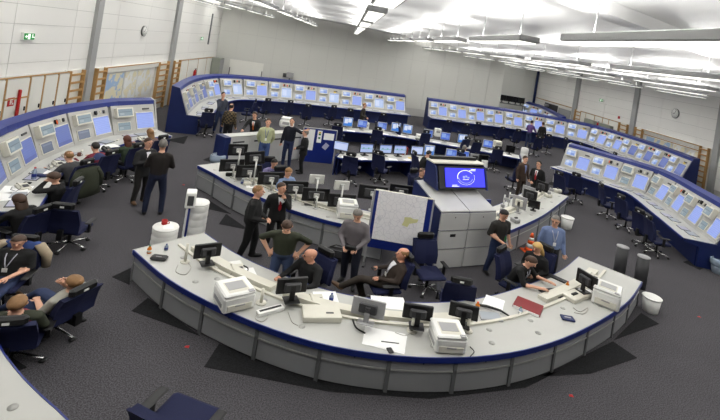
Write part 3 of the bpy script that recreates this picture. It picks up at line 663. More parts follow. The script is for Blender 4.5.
# ================================================================== chairs
def chair_proto(full=True):
    t = thing('swivel_chair', 'blue swivel chair', 'chair', group='blue swivel chairs')
    rows = []
    MB().rbox((0, -.02, .455), (.50, .48, .085), .03).build('seat', M_fabric, t)
    MB().rbox((0, -.02, .40), (.40, .36, .04), .01).build('seat_pan', M_dark, t)
    def curve(w, d, z0, z1, y0, y1, bow, name, m):
        rings = []
        for k in range(6):
            f = k / 5; z = z0 + (z1 - z0) * f; y = y0 + (y1 - y0) * f - bow * math.sin(PI * f); ww = w * (1 - .12 * abs(f - .4))
            rings.append([(-ww / 2, y - d / 2 - .02, z), (0, y - d / 2, z), (ww / 2, y - d / 2 - .02, z), (ww / 2 + .01, y + d / 2 - .02, z), (0, y + d / 2, z), (-ww / 2 - .01, y + d / 2 - .02, z)])
        return MB().loft(rings, 0, False).build(name, m, t)
    curve(.47, .07, .55, 1.10, .24, .34, .03, 'backrest', M_fabric)
    curve(.50, .03, .52, 1.12, .285, .385, .03, 'back_shell', M_fabric)
    h = MB().rbox((0, .35, 1.21), (.34, .09, .17), .035).build('headrest', M_dark, t)
    MB().box((0, .40, 1.20), (.06, .008, .04)).build('label_tag', M_white, h)
    MB().box((0, .33, .5), (.08, .05, .22)).box((0, .2, .39), (.07, .3, .04)).build('back_bracket', M_dark, t)
    for sx in (-1, 1):
        p = MB().rbox((sx * .29, -.02, .67), (.09, .27, .035), .015).build('armrest', M_dark, t)
        MB().box((sx * .29, .0, .54), (.03, .06, .24)).box((sx * .26, .0, .42), (.1, .06, .03)).build('armrest_post', M_dark, p)
    MB().cyl((0, 0, .1), (0, 0, .40), .03, n=8).build('gas_lift', M_dark, t)
    for k in range(5):
        a = 2 * PI * k / 5 + .3; c, s_ = math.cos(a), math.sin(a)
        l = MB().tube([(0, 0, .12), (c * .16, s_ * .16, .10), (c * .31, s_ * .31, .075)], [.024, .021, .015], 6).build('base_leg', M_chrome, t)
        MB().cyl((c * .31 - s_ * .03, s_ * .31 + c * .03, .032), (c * .31 + s_ * .03, s_ * .31 - c * .03, .032), .032, n=10).build('caster', M_dark, l)
    return t
CHAIR = chair_proto()
def chair(p, yaw, label, sc=None):
    """yaw 0 faces the gallery (-y), 90 faces +x, 180 faces the back wall"""
    o = put(CHAIR, (p[0], p[1], 0), math.radians(yaw), label); k = SXY(FPX * HC / p[1]); o.scale = (k, k, SZ(FPX * HC / p[1]) * 1.03); return o
def toward(p, path):                     # yaw that faces the nearest stretch of a console
    q, n, g = path.at(path.near(p)); return math.degrees(math.atan2(n.x, -n.y))
chair(G(68, 246), 187, 'empty blue swivel chair behind the person in black, back turned outward')
chair(G(204, 136), 205, 'blue swivel chair by the curved console next to a man in grey shirt')
for i, (x, y) in enumerate(((249, 99), (266, 98), (288, 100), (307.5, 104), (331.5, 105), (349, 108.5), (382.5, 113))):
    p = G(x, y, 1.25 * 1.04); chair(p, toward(p, P_bl) + (10, -8, 5, -4, 12, 0, -6)[i], 'blue swivel chair at the curved back console, %s from the man in plaid' % ORD[i], 1.04)
for i, (x, y) in enumerate(((447.5, 120), (464.5, 123), (477, 122), (500, 126.5), (516.5, 129), (536.5, 135.5), (549, 134.5))):
    p = G(x, y, 1.25 * 1.04); chair(p, toward(p, P_br) + (0, 6, -5, 4, -8, 3, -4)[i], 'blue swivel chair at the long console, %s from the gap between consoles' % ORD[i], 1.04)
for i, (x, y) in enumerate(((571.5, 139), (586.5, 144), (600.5, 149), (621.5, 154))):
    p = G(x, y, 1.25 * 1.04); chair(p, toward(p, P_br) + (0, 6, -5, 4)[i], 'blue swivel chair hidden between the two consoles, %s from the pale console end' % ORD[i], 1.04)
for i, (x, y) in enumerate(((566, 173), (579.5, 173.5), (611.5, 186), (630, 196.5), (649, 210), (661.5, 217))):
    p = G(x, y, 1.25); chair(p, toward(p, P_right) + (-8, 12, 5, 25, 30, 8)[i], 'empty blue swivel chair at the short console, %s from its pale end' % ORD[i], 1.0)
for i, (x, y, w) in enumerate(((353, 152, 175), (384, 151.5, 150))):
    p = G(x, y, 1.22); chair(p, w, ['blue swivel chair with its back to the middle desk, at the leftmost wide screen', 'blue swivel chair turned sideways at the four wide screens'][i], 1.0)
for i, (x, y, w) in enumerate(((339, 124, 178), (378.5, 128, 178), (403, 125, 120), (424, 131, 195), (462, 137, 215), (474, 140, 200), (496.5, 147, 180))):
    p = G(x, y, 1.22); chair(p, w, 'blue swivel chair at the row desk with small screens, %s from the notice partition' % ORD[i], 1.02)
chair(G(426, 290), 18, 'empty blue swivel chair facing out between the map board and tall cabinet')
chair(G(452, 318), 176, 'empty blue swivel chair at the front desk, behind two black monitors', .9)
fc = chair(G(176, 449), 166, 'blue swivel chair with low back and grey armrest, nearest the gallery', .86)
for c_ in list(CH[fc.name]):
    if c_.name.startswith('headrest'):
        for g_ in list(CH.get(c_.name, [])): bpy.data.objects.remove(g_)
        CH[fc.name].remove(c_); bpy.data.objects.remove(c_)
chair(G(512, 190), 200, 'blue swivel chair behind the desk clutter next to the man in brown', 1.0)

# ================================================================== desk equipment prototypes
def monitor_proto(name, w, h, m_scr, m_body, stand=True, label='', group=None, back=M_dark):
    t = thing(name, label, 'monitor', group=group); z = .12 + h / 2 if stand else h / 2
    MB().rbox((0, 0, z), (w, .05, h), .01).build('housing', m_body, t)
    MB().box((0, -.027, z), (w - .05, .006, h - .05)).build('screen', m_scr, t)
    MB().rbox((0, .05, z), (w * .55, .07, h * .55), .02).build('rear_cover', back, t)
    if stand:
        MB().box((0, .07, .1 + h * .2), (.07, .03, .2 + h * .4)).build('neck', m_body, t); MB().rbox((0, .06, .012), (w * .5, .2, .022), .01).build('foot', m_body, t)
    return t
M_off = mat('screen_off', (12, 12, 14), .25)
M_scr_doc = screen_mat('screen_document', (186, 202, 244), [(.06, .94, .86, .92, (120, 140, 210)), (.08, .92, .1, .8, (206, 218, 250))], 1.0, 3)
M_scr_graph = screen_mat('screen_graph', (178, 196, 238), [(.0, 1, .9, 1, (110, 130, 200)), (.05, .95, .42, .48, (90, 170, 140)), (.2, .3, .48, .62, (70, 160, 110)), (.6, .72, .48, .6, (70, 160, 110))], 1.0, 2)
M_scr_desk = screen_mat('screen_desktop', (74, 110, 214), [(.08, .55, .3, .9, (150, 180, 240)), (.6, .92, .2, .7, (120, 150, 226))], .9, 0)
M_scr_win = screen_mat('screen_windows', (60, 130, 220), [(.1, .48, .3, .9, (226, 232, 246)), (.52, .92, .45, .95, (226, 232, 246))], .95, 0)
mon_black = monitor_proto('flat_monitor', .42, .33, M_off, M_dark, label='black flat monitor', back=M_dgrey)
mon_doc = monitor_proto('wide_monitor', .50, .33, M_scr_doc, M_dark, label='lit wide monitor', group='wide screens in the middle rows')
mon_graph = monitor_proto('wide_monitor', .50, .33, M_scr_graph, M_dark, label='lit wide monitor', group='wide screens in the middle rows')
mon_desk = monitor_proto('desk_monitor', .42, .34, M_scr_desk, M_silver, label='blue desk monitor', group='desk monitors in the middle rows')
mon_win = monitor_proto('desk_monitor', .42, .40, M_scr_win, M_silver, label='blue desk monitor', group='desk monitors in the middle rows')
mon_off = monitor_proto('desk_monitor', .46, .36, M_off, M_dark, label='dark monitor', group='desk monitors in the middle rows')
def mon(proto, x, y, h, yaw, label, sc=1.0, at=None):
    p = at or G(x, y, h); o = put(proto, (p[0], p[1], h), math.radians(yaw), label, sc); return o
def printer(p, h, yaw, label, sc=1):
    t = thing('printer', label, 'printer', (p[0], p[1], h), math.radians(yaw), sc=sc)
    MB().rbox((0, 0, .12), (.46, .46, .24), .025).build('body', M_white, t)
    MB().rbox((0, 0, .265), (.46, .46, .05), .02).build('top_cover', M_white, t)
    MB().add([(-.15, -.17, .293), (.15, -.17, .293), (.15, .12, .293), (-.15, .12, .293), (-.14, .1, .262), (.14, .1, .262)], [(0, 1, 2, 3), (3, 2, 5, 4)]).build('output_tray', M_beige, t)
    MB().box((0, .0, .296), (.26, .2, .004)).build('recess', M_silver, t)
    MB().rbox((0, -.235, .08), (.36, .02, .1), .008).build('paper_drawer', M_beige, t); MB().box((0, -.247, .115), (.14, .01, .02)).build('drawer_grip', M_silver, t)
    MB().box((.16, -.2, .295), (.08, .06, .008)).build('control_panel', M_silver, t)
    MB().box((-.233, 0, .1), (.01, .3, .06)).build('vent', M_silver, t)
    return t
def keyboard(p, h, yaw, label, m=None, w=.44):
    t = thing('keyboard', label, 'keyboard', (p[0], p[1], h), math.radians(yaw)); MB().rbox((0, 0, .012), (w, .15, .022), .006).build('case', m or M_beige, t)
    for r in range(4): MB().box((0, -.05 + r * .032, .026), (w - .04, .024, .008)).build('key_row', M_dgrey if m else M_white, t)
def phone(p, h, yaw, label, m=None):
    t = thing('desk_phone', label, 'telephone', (p[0], p[1], h), math.radians(yaw)); m = m or M_beige
    MB().add([(-.1, -.11, 0), (.1, -.11, 0), (.1, .11, 0), (-.1, .11, 0), (-.1, -.11, .03), (.1, -.11, .03), (.1, .11, .08), (-.1, .11, .08)], [(3, 2, 1, 0), (4, 5, 6, 7), (0, 1, 5, 4), (1, 2, 6, 5), (2, 3, 7, 6), (3, 0, 4, 7)]).build('base', m, t)
    MB().tube([(-.07, -.1, .08), (-.07, -.08, .1), (-.07, .06, .12), (-.07, .09, .1)], [.022, .018, .018, .022]).build('handset', m, t); MB().box((.03, -.02, .064), (.1, .1, .006), R=Matrix.Rotation(.22, 3, 'X')).build('keypad', M_dgrey, t)
    MB().tube([(-.07, -.1, .06), (-.16, -.13, .01), (-.2, 0, .01), (-.12, .14, .01)], .006, 5).build('cord', M_dgrey, t)
def paper(p, h, yaw, label, w=.21, l=.3, m=None):
    o = MB().box((0, 0, .002), (w, l, .004)).box((.01, .01, .005), (w, l, .002), .08).build('paper_sheet', m or M_paper, None, (p[0], p[1], h + .001), math.radians(yaw)); return tag(o, label, 'paper')
def bottle(p, h, label, m, cap, r=.035, ht=.22, water=False):
    t = thing('bottle', label, 'bottle', (p[0], p[1], h)); MB().lathe([(r * .9, 0), (r, .01), (r, ht * .6), (r * .45, ht * .85), (r * .38, ht * .95)], 12).build('body', m, t)
    MB().cyl((0, 0, ht * .95), (0, 0, ht * 1.04), r * .45, n=10).build('cap', cap, t); MB().lathe([(r * 1.02, ht * .2), (r * 1.02, ht * .5)], 12).build('label_band', M_blue if water else M_paper, t)
def cup(p, h, label, m, r=.045):
    t = thing('mug', label, 'mug', (p[0], p[1], h)); MB().lathe([(r * .9, 0), (r, .01), (r, .1), (r * .88, .1), (r * .88, .02)], 14).build('body', m, t); MB().tube([(r, 0, .08), (r + .035, 0, .07), (r + .035, 0, .035), (r, 0, .025)], .007).build('handle', m, t)
def cable(pts, h, label, m=None, r=.008):
    P = Path([G(x, y, h) for x, y in pts], 1); L_ = P.len; q = [P.at(L_ * k / 30)[0] for k in range(31)]
    tag(MB().tube([(a.x, a.y, h + r) for a in q], r, 5).build('cable', m or M_cable), label, 'cable')
def arm_pole(p, h, z, label, m=None):
    t = thing('monitor_pole', label, 'pole', (p[0], p[1], h)); MB().cyl((0, 0, 0), (0, 0, z), .022, n=10).build('pole', m or M_alu, t); MB().cyl((0, 0, 0), (0, 0, .02), .07, n=14).build('foot', m or M_alu, t); return t
M_water = mat('clear_plastic', (190, 206, 224), .15, trans=.6); M_juice = mat('juice_orange', (206, 120, 30), .3)

# ---- the large front desk
T = HN + .002
zS = HN + .09                                        # raised shelf
mon(mon_black, 206, 262, zS, 215, 'black monitor with beige mount on the front desk, nearest the white drums', .95)
mon(mon_black, 290, 298, zS, 205, 'black monitor in front of the bald man in black', 1.0)
mon_silver = monitor_proto('silver_monitor', .46, .36, M_off, M_silver, label='silver-backed monitor leaning back, between bald man and seated man in brown', back=M_dgrey)
mon(mon_silver, 366, 322, zS, 172, 'silver-backed monitor on the front desk with a thick cable', .95); mon_silver.rotation_euler.x = .25
mon(mon_black, 416, 324, zS, 180, 'black monitor on the front desk, farther from the empty chair of its pair', .95)
mon(mon_black, 462, 323, zS, 172, 'black monitor on the front desk right at the empty blue chair', .95)
mon(mon_black, 585, 291, zS, 118, 'black monitor seen edge-on near the grey bollards', 1.0)
for x, y, z, lb in ((185, 262, .42, 'thin metal pole beside the monitor by the white drums'), (261, 303, .32, 'thin metal pole beside the big printer'), (411.5, 331, .3, 'metal arm pole behind the paired black monitors, near the printer'), (467.5, 331, .3, 'metal arm pole behind the black monitor by the empty chair'), (597, 290, .28, 'beige pole at the edge-on monitor')): arm_pole(G(x, y, T), T, z, lb, M_beige)
printer(G(233, 303, T), T, 38, 'big white laser printer on the front desk near the white drums', .90)
printer(G(446, 344, T), T, 8, 'white laser printer on the front desk below two black monitors', .86)
printer(G(606, 303, T), T, -32, 'white laser printer on the front desk beside the grey bollards', .95)
p = G(159, 259, T); t = thing('black_case', 'small black case lying on the front desk by the juice bottle', 'case', (p.x, p.y, T), .1); MB().rbox((0, 0, .035), (.24, .16, .07), .03).build('body', M_dark, t); MB().box((0, -.02, .072), (.08, .012, .004)).build('logo_strip', M_silver, t)
bottle(G(149, 253, T), T, 'orange juice bottle with green cap at the desk end', M_juice, M_green, .035, .17); bottle(G(166, 250, T), T, 'clear water bottle with blue label standing at the desk end', M_water, M_blue, .03, .14, True)
bottle(G(331, 300.5, T), T, 'small water bottle with blue label beside bald man in black', M_water, M_blue, .032, .16, True)
bottle(G(477, 309, T), T, 'small orange bottle beside the monitor at the empty chair', M_juice, M_orange, .035, .16); bottle(G(520, 314, T), T, 'clear bottle with green cap by the red folder', M_water, M_green, .032, .16)
bottle(G(567, 288, T), T, 'orange soda bottle between laptop and edge-on monitor', M_juice, M_red, .032, .16)
keyboard(G(228, 265, T), T, 35, 'beige keyboard on the front desk near the white drums'); keyboard(G(404, 323, T), T, 4, 'beige keyboard below the black monitor pair, left'); keyboard(G(560, 280, T), T, -40, 'black keyboard beside the edge-on monitor', M_dark)
phone(G(237, 271, T), T, 30, 'beige telephone with black cord ring near the standing man in olive'); phone(G(316, 302, T), T, 20, 'beige desk telephone next to bald man in black'); phone(G(593, 279, T), T, -40, 'beige telephone near the grey bollards')
cable([(228, 271), (240, 266), (248, 269), (244, 275), (236, 275)], T, 'black coiled cord around the telephone near the drums', M_dark, .012)
paper(G(245, 274, T), T, 25, 'white sheet on the front desk by the coiled cord', .3, .3); paper(G(385, 340, T), T, 82, 'white sheet with a black pen on the front desk', .36, .52); paper(G(493, 304, T), T, -25, 'loose white sheet right of the black monitors', .3, .42)
paper(G(388, 303, T), T, 5, 'white sheet lying behind the silver-backed monitor', .5, .3); paper(G(325, 298, T), T, 12, 'white sheets near the small water bottle', .34, .3)
paper(G(580, 290, T), T, 40, 'crumpled white sheet below the edge-on monitor', .3, .3)
p = G(390, 343, T); tag(MB().cyl((-.11, 0, .014), (.11, 0, .014), .008, n=6).build('pen', M_dark, None, (p.x, p.y, T), .06), 'black pen on a white sheet', 'pen')
p = G(390, 351, T); tag(MB().rbox((0, 0, .015), (.07, .1, .03), .012).build('computer_mouse', M_dark, None, (p.x, p.y, T), .4), 'black mouse in front of the white sheet', 'mouse')
p = G(528, 307.5, T); t = thing('ring_binder', 'red ring binder lying on the front desk', 'binder', (p.x, p.y, T), -.5); MB().rbox((0, 0, .03), (.42, .36, .06), .008).build('cover', mat('binder_red', (122, 22, 28), .5, noise=.08), t); MB().box((0, -.182, .03), (.4, .006, .05)).build('page_block', M_paper, t)
p = G(553, 294, T); t = thing('laptop', 'black laptop-like tablet under the arm of the man in black tee', 'laptop', (p.x, p.y, T), .35); MB().rbox((0, 0, .02), (.44, .3, .035), .01).build('case', M_dark, t); MB().box((0, 0, .04), (.38, .12, .004)).build('keys', M_dgrey, t)
p = G(490, 317, T); t = thing('tablet', 'grey tablet lying beside the black monitor by the empty chair', 'tablet', (p.x, p.y, T), .1); MB().rbox((0, 0, .015), (.34, .22, .03), .006).build('case', M_silver, t); MB().box((0, 0, .032), (.3, .18, .003)).build('screen', M_in2, t)
p = G(567.5, 319, T); t = thing('dark_notebook', 'small dark blue notebook on the front desk facing the bollards', 'notebook', (p.x, p.y, T), -.05); MB().rbox((0, 0, .02), (.2, .14, .04), .01).build('cover', M_navy, t); MB().box((0, 0, .042), (.1, .03, .003)).build('label_strip', M_silver, t)
p = G(321, 316, T); t = thing('grey_box', 'flat beige box on the front desk beside the silver-backed monitor', 'box', (p.x, p.y, T), .25); MB().rbox((0, 0, .06), (.5, .3, .12), .01).build('case', M_beige, t); MB().box((.1, -.05, .124), (.1, .03, .004)).build('slot', M_dgrey, t)
p = G(270, 312, T); t = thing('paper_tray', 'white feeder tray beside the big printer', 'tray', (p.x, p.y, T), .7); MB().rbox((0, 0, .04), (.36, .1, .08), .01).build('tray', M_white, t); MB().box((0, 0, .085), (.3, .03, .01)).build('slot', M_dark, t)
p = G(493, 310, T); tag(MB().tube([(-.22, .06, .02), (-.1, .02, .05), (.1, -.04, .05), (.22, -.12, .02)], [.02, .026, .022, .014], 6).build('umbrella', M_dark, None, (p.x, p.y, T)), 'folded black umbrella beside the white sheet', 'umbrella')
for i, pts in enumerate((((178, 265), (176, 272), (185, 275), (191, 268), (187, 262)), ((262, 312), (255, 318), (262, 322), (268, 316), (262, 311)), ((573, 308), (580, 312), (588, 308), (584, 314), (574, 313)), ((288, 312), (292, 322), (298, 326)), ((520, 300), (540, 308), (560, 300), (575, 303)), ((470, 347), (474, 352), (470, 357)), ((352, 318), (356, 328), (365, 334)), ((395, 333), (405, 336), (412, 332)))):
    cable(pts, T, ['grey cable loop by the pole near the drums', 'grey cable tangle beside the big printer', 'grey cable tangle near the dark notebook', 'white cable from the monitor before the bald man', 'grey cable running past the red binder', 'dark cable at the printer below two monitors', 'thick dark cable behind the silver-backed monitor', 'grey cable at the foot of the left arm pole'][i], M_dark if i in (5, 6) else None, .014 if i == 6 else .007)
p = G(577, 297, T); t = thing('telephone_console', 'long beige equipment box with handset near the bollards', 'device', (p.x, p.y, T), .65); MB().rbox((0, 0, .05), (.6, .26, .1), .015).build('case', M_beige, t); MB().rbox((-.1, 0, .11), (.16, .06, .03), .01).build('dark_module', M_dark, t); MB().rbox((.14, .03, .11), (.1, .1, .03), .01).build('grey_module', M_silver, t)

# ---- white drums, box on a pole, bollards, bins
def drum(p, r, h, label):
    t = thing('white_drum', label, 'drum', p, group='white ribbed drums'); n = 6; prof = [(r * .96, 0)]
    for k in range(n): z = h * k / n; prof += [(r * .97, z + .01), (r, z + .03), (r, z + h / n - .03), (r * .97, z + h / n - .008)]
    MB().lathe(prof + [(r * .9, h)], 28).build('body', M_white, t); MB().lathe([(r * 1.0, h - .005), (r * 1.02, h + .01), (r * .98, h + .03), (.02, h + .035)], 28).build('lid', M_white, t)
p = G(166, 226.5, .76); drum((p.x, p.y, 0), .26, .74, 'shorter white ribbed drum with a red mug on its lid'); cup((p.x - .07, p.y + .06), .777, 'red and white mug on the lid of the white drum', M_red, .05)
paper((p.x + .06, p.y - .03), .777, 20, 'white leaflet lying on the lid of the white drum', .15, .2)
p = G(198.5, 202, 1.0); drum((p.x, p.y, 0), .25, .98, 'taller white ribbed drum behind the blue pole'); 
p = G(183, 249); t = thing('box_on_pole', 'white metal box on a thin blue pole before the tall drum', 'box', (p.x, p.y, 0), .35)
MB().cyl((0, 0, 0), (0, 0, 1.0), .025, n=8).build('pole', M_blue, t); MB().cyl((0, 0, 0), (0, 0, .03), .16, n=16).build('foot', M_dgrey, t)
b = MB().rbox((0, 0, 1.17), (.22, .3, .36), .02).build('box', M_white, t); MB().box((0, -.153, 1.17), (.13, .008, .22)).build('opening', M_dgrey, b)
for i, (x, y, hh) in enumerate(((623, 247, .88), (644, 257, .82))):
    p = G(x, y, hh); t = thing('grey_bollard', ['grey metal bollard taller of the two, nearer the printer', 'grey metal bollard nearer the white waste bin'][i], 'bollard', (p.x, p.y, 0), group='grey bollards at the desk end')
    MB().cyl((0, 0, 0), (0, 0, hh), .155, n=24).build('tube', M_dgrey, t); MB().lathe([(.16, hh), (.16, hh + .02), (.02, hh + .03)], 24).build('cap', M_silver, t)
def bin_(p, label, m, r=.19, h=.42, bag=False):
    t = thing('waste_bin', label, 'bin', (p[0], p[1], 0)); MB().lathe([(r * .75, 0), (r * .8, .01), (r, h), (r * .94, h), (r * .72, .03)], 18).build('bucket', m, t)
    MB().lathe([(r * 1.0, h - .03), (r * 1.06, h - .02), (r * 1.06, h), (r, h + .005)], 18).build('rim', m, t)
    if bag: MB().lathe([(r * .98, h * .6), (r * 1.12, h * .8), (r * 1.1, h * 1.1), (r * .85, h * 1.18), (r * .8, h * 1.0)], 14).build('bag', M_water, t)
bin_(G(650, 311), 'white waste bin beside the bollards at the desk end', M_white, .17, .40); bin_(G(566, 228), 'white waste bin behind the man in light blue shirt', M_white, .19, .4)
bin_(G(216, 170), 'waste bin with clear bag at the end of the middle desk', M_water, .22, .5, True); bin_(G(718, 273), 'waste bin with clear bag beside the short console', M_water, .2, .4, True)
p = G(529.5, 252); t = thing('traffic_cone', 'orange and white traffic cone on the floor before the desk', 'cone', (p.x, p.y, 0), .3)
MB().rbox((0, 0, .02), (.36, .36, .04), .02).build('foot', M_orange, t)
for z0, z1, m in ((.04, .16, M_orange), (.16, .28, M_white), (.28, .38, M_orange), (.38, .47, M_white), (.47, .6, M_orange)):
    r = lambda z: .135 - (z - .04) * .19; MB().lathe([(r(z0), z0), (r(z1), z1)], 18).build('cone_band', m, t)
p = G(338, 264); t = thing('shoulder_bag', 'black shoulder bag on the floor against the middle desk', 'bag', (p.x, p.y + .15, 0), -.15); MB().rbox((0, 0, .17), (.5, .2, .34), .06).build('body', M_dark, t); MB().box((0, -.1, .25), (.44, .02, .18)).build('flap', M_dgrey, t); MB().tube([(-.22, 0, .33), (-.1, 0, .42), (.1, 0, .42), (.22, 0, .33)], .015).build('strap', M_dark, t)
p = G(522.5, 164); t = thing('white_column', 'tall white ribbed column on the floor near the man in brown', 'column', (p.x, p.y, 0)); MB().lathe([(.2, 0), (.21, .02), (.21, .3), (.2, .31), (.21, .33), (.21, .6), (.2, .61), (.21, .63), (.21, .86), (.17, .9)], 20).build('body', M_white, t); MB().cyl((0, 0, .9), (0, 0, .92), .19, n=20).build('lid', M_white, t)

# ---- black carpet wedges around the desks; the left console's one paints a shadow
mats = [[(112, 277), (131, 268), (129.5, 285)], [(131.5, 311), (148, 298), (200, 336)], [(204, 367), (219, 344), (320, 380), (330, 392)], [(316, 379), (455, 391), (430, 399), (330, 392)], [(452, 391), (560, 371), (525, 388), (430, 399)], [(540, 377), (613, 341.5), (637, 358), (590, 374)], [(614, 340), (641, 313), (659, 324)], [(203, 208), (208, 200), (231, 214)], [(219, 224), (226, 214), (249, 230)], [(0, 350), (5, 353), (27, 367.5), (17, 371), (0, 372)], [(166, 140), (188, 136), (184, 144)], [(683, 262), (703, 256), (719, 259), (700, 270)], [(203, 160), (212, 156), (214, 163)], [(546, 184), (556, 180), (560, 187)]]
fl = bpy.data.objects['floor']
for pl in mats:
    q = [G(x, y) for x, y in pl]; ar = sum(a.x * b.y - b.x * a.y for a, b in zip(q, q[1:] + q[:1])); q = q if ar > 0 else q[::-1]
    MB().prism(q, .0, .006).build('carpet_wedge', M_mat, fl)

# ---- tall grey cabinet with the tilted display
f0, f1 = G(431.5, 269.3), G(487.5, 264.6); wv = f1 - f0; CW = wv.length; rz = math.atan2(wv.y, wv.x); pc = (f0 + f1) / 2
t = thing('tall_cabinet', 'tall grey cabinet with sloping top carrying the blue display', 'cabinet', (pc.x, pc.y, 0), rz); D, ZF, ZB = 1.45, 1.43, 1.78
MB().add([(-CW / 2, 0, 0), (CW / 2, 0, 0), (CW / 2, D, 0), (-CW / 2, D, 0), (-CW / 2, 0, ZF), (CW / 2, 0, ZF), (CW / 2, D, ZB), (-CW / 2, D, ZB)], [(3, 2, 1, 0), (4, 5, 6, 7), (0, 1, 5, 4), (1, 2, 6, 5), (2, 3, 7, 6), (3, 0, 4, 7)]).build('carcass', M_navy, t)
for k, sx in enumerate((-1, 1)):
    cx = sx * CW / 4; w = CW / 2 - .03
    MB().add([(cx - w / 2, -.02, ZF + .01), (cx + w / 2, -.02, ZF + .01), (cx + w / 2, D - .1, ZB), (cx - w / 2, D - .1, ZB), (cx - w / 2, -.02, ZF + .04), (cx + w / 2, -.02, ZF + .04), (cx + w / 2, D - .1, ZB + .03), (cx - w / 2, D - .1, ZB + .03)], [(3, 2, 1, 0), (4, 5, 6, 7), (0, 1, 5, 4), (1, 2, 6, 5), (2, 3, 7, 6), (3, 0, 4, 7)]).build('top_panel', M_cab, t)
    for z0, z1 in ((.03, .5), (.52, .97), (.99, ZF - .01)):
        d = MB().box((cx, -.025, (z0 + z1) / 2), (w, .05, z1 - z0 - .012)).build('door' if z0 < .9 else 'drawer', M_cab, t)
        if k == 0 and z0 == .52: MB().box((cx, -.055, .86), (.16, .015, .07)).build('handle', M_dark, d)
        if z0 > .9: MB().cyl((cx, -.05, z1 - .1), (cx, -.06, z1 - .1), .015, n=8).build('lock', M_dark, d)
MB().box((-CW / 4 - .2, -.0, 0), (.14, .2, .004), M=Matrix.Translation((0, .3, ZF + .085)) @ Matrix.Rotation(math.atan2(ZB - ZF, D), 4, 'X')).build('note_sheet', M_paper, t)
def ring_screen():
    m = bpy.data.materials.new('display_blue'); m.use_nodes = True; nt = m.node_tree; N = nt.nodes.new; L = nt.links.new; b = nt.nodes['Principled BSDF']
    b.inputs['Base Color'].default_value = (.01, .01, .05, 1); b.inputs['Emission Color'].default_value = (*S(48, 48, 232), 1); b.inputs['Emission Strength'].default_value = 1.0; return m
M_disp = ring_screen(); M_dispw = mat('display_white', (220, 225, 255), .4, emit=(200, 206, 255), es=.9); M_displ = mat('display_light_blue', (120, 130, 255), .4, emit=(110, 120, 250), es=.9)
db = thing('display_box', 'navy display housing with tilted blue screen on the tall cabinet', 'display', (pc.x + .16, pc.y + .08, 0), rz); z0 = ZB - .0; BW = CW * .97
yb = D - .75
prof = [(yb - .1, z0 + .0), (yb + .6, z0 + .03), (yb + .6, z0 + .66), (yb + .28, z0 + .62), (yb + .12, z0 + .54)]
MB().loft([[(-BW / 2, y, z) for y, z in prof], [(-BW / 2 + .05, y, z) for y, z in prof]][::-1], 0, False).build('side_panel', M_navy, db)
MB().loft([[(BW / 2 - .05, y, z) for y, z in prof], [(BW / 2, y, z) for y, z in prof]][::-1], 0, False).build('side_panel', M_navy, db)
MB().box((0, yb + .57, z0 + .33), (BW - .1, .04, .62)).build('back_panel', M_navy, db)
MB().box((0, yb + .42, z0 + .645), (BW + .02, .4, .035)).build('top_shelf', M_beige, db); MB().box((0, yb + .58, z0 + .70), (BW * .9, .12, .09)).build('cable_channel', M_dark, db)
a = math.atan2(.22, .54); FM = Matrix.Translation((.06, yb - .06, z0 + .03)) @ Matrix.Rotation(-a, 4, 'X')
MB().box((0, .04, .3), (BW - .12, .05, .6), M=FM).build('screen_frame', M_dark, db)
dsp = MB().box((.06, -.0, .3), (BW - .40, .03, .50), M=FM).build('blue_screen', M_disp, db)
def arc(r0, r1, a0, a1, kx=1.5, n=24):
    o = []; 
    for i in range(n + 1):
        q = a0 + (a1 - a0) * i / n
        o.append((q, r0, r1))
    vs = [(.06 + kx * rr * math.cos(q), -.018, .31 + rr * math.sin(q)) for q, r0, r1 in o for rr in (r0, r1)]
    return vs, [(2 * i, 2 * i + 1, 2 * i + 3, 2 * i + 2) for i in range(n)]
for r0, r1, a0, a1, m in ((.175, .19, .6, 3.4, M_dispw), (.15, .165, 3.2, 6.0, M_displ), (.2, .206, 3.6, 6.6, M_dispw)):
    v, f = arc(r0, r1, a0, a1); MB().add(v, f, M=FM).build('logo_ring', m, dsp)
for x, z, w, h in ((.0, .31, .07, .07), (.08, .33, .06, .05), (.15, .30, .07, .04), (.06, .25, .2, .012), (.34, .52, .16, .02), (.3, .49, .22, .012), (-.3, .07, .24, .016), (-.32, .1, .16, .012)): MB().box((x, -.018, z), (w, .004, h), M=FM).build('logo_text_bar', M_displ if h > .03 else M_dispw, dsp)
# blue leaning panels either side of the cabinet
for sx, lb in ((-1, 'navy board behind the map board, left of the tall cabinet'), (1, 'navy board at the right side of the tall cabinet')):
    q = pc + Matrix.Rotation(rz, 3, 'Z') @ Vector((sx * (CW / 2 + .22), .75, 0)); tag(MB().box((0, 0, .74), (.40, .06, 1.48)).build('side_board', M_blue, None, (q.x, q.y, 0), rz), lb, 'panel')

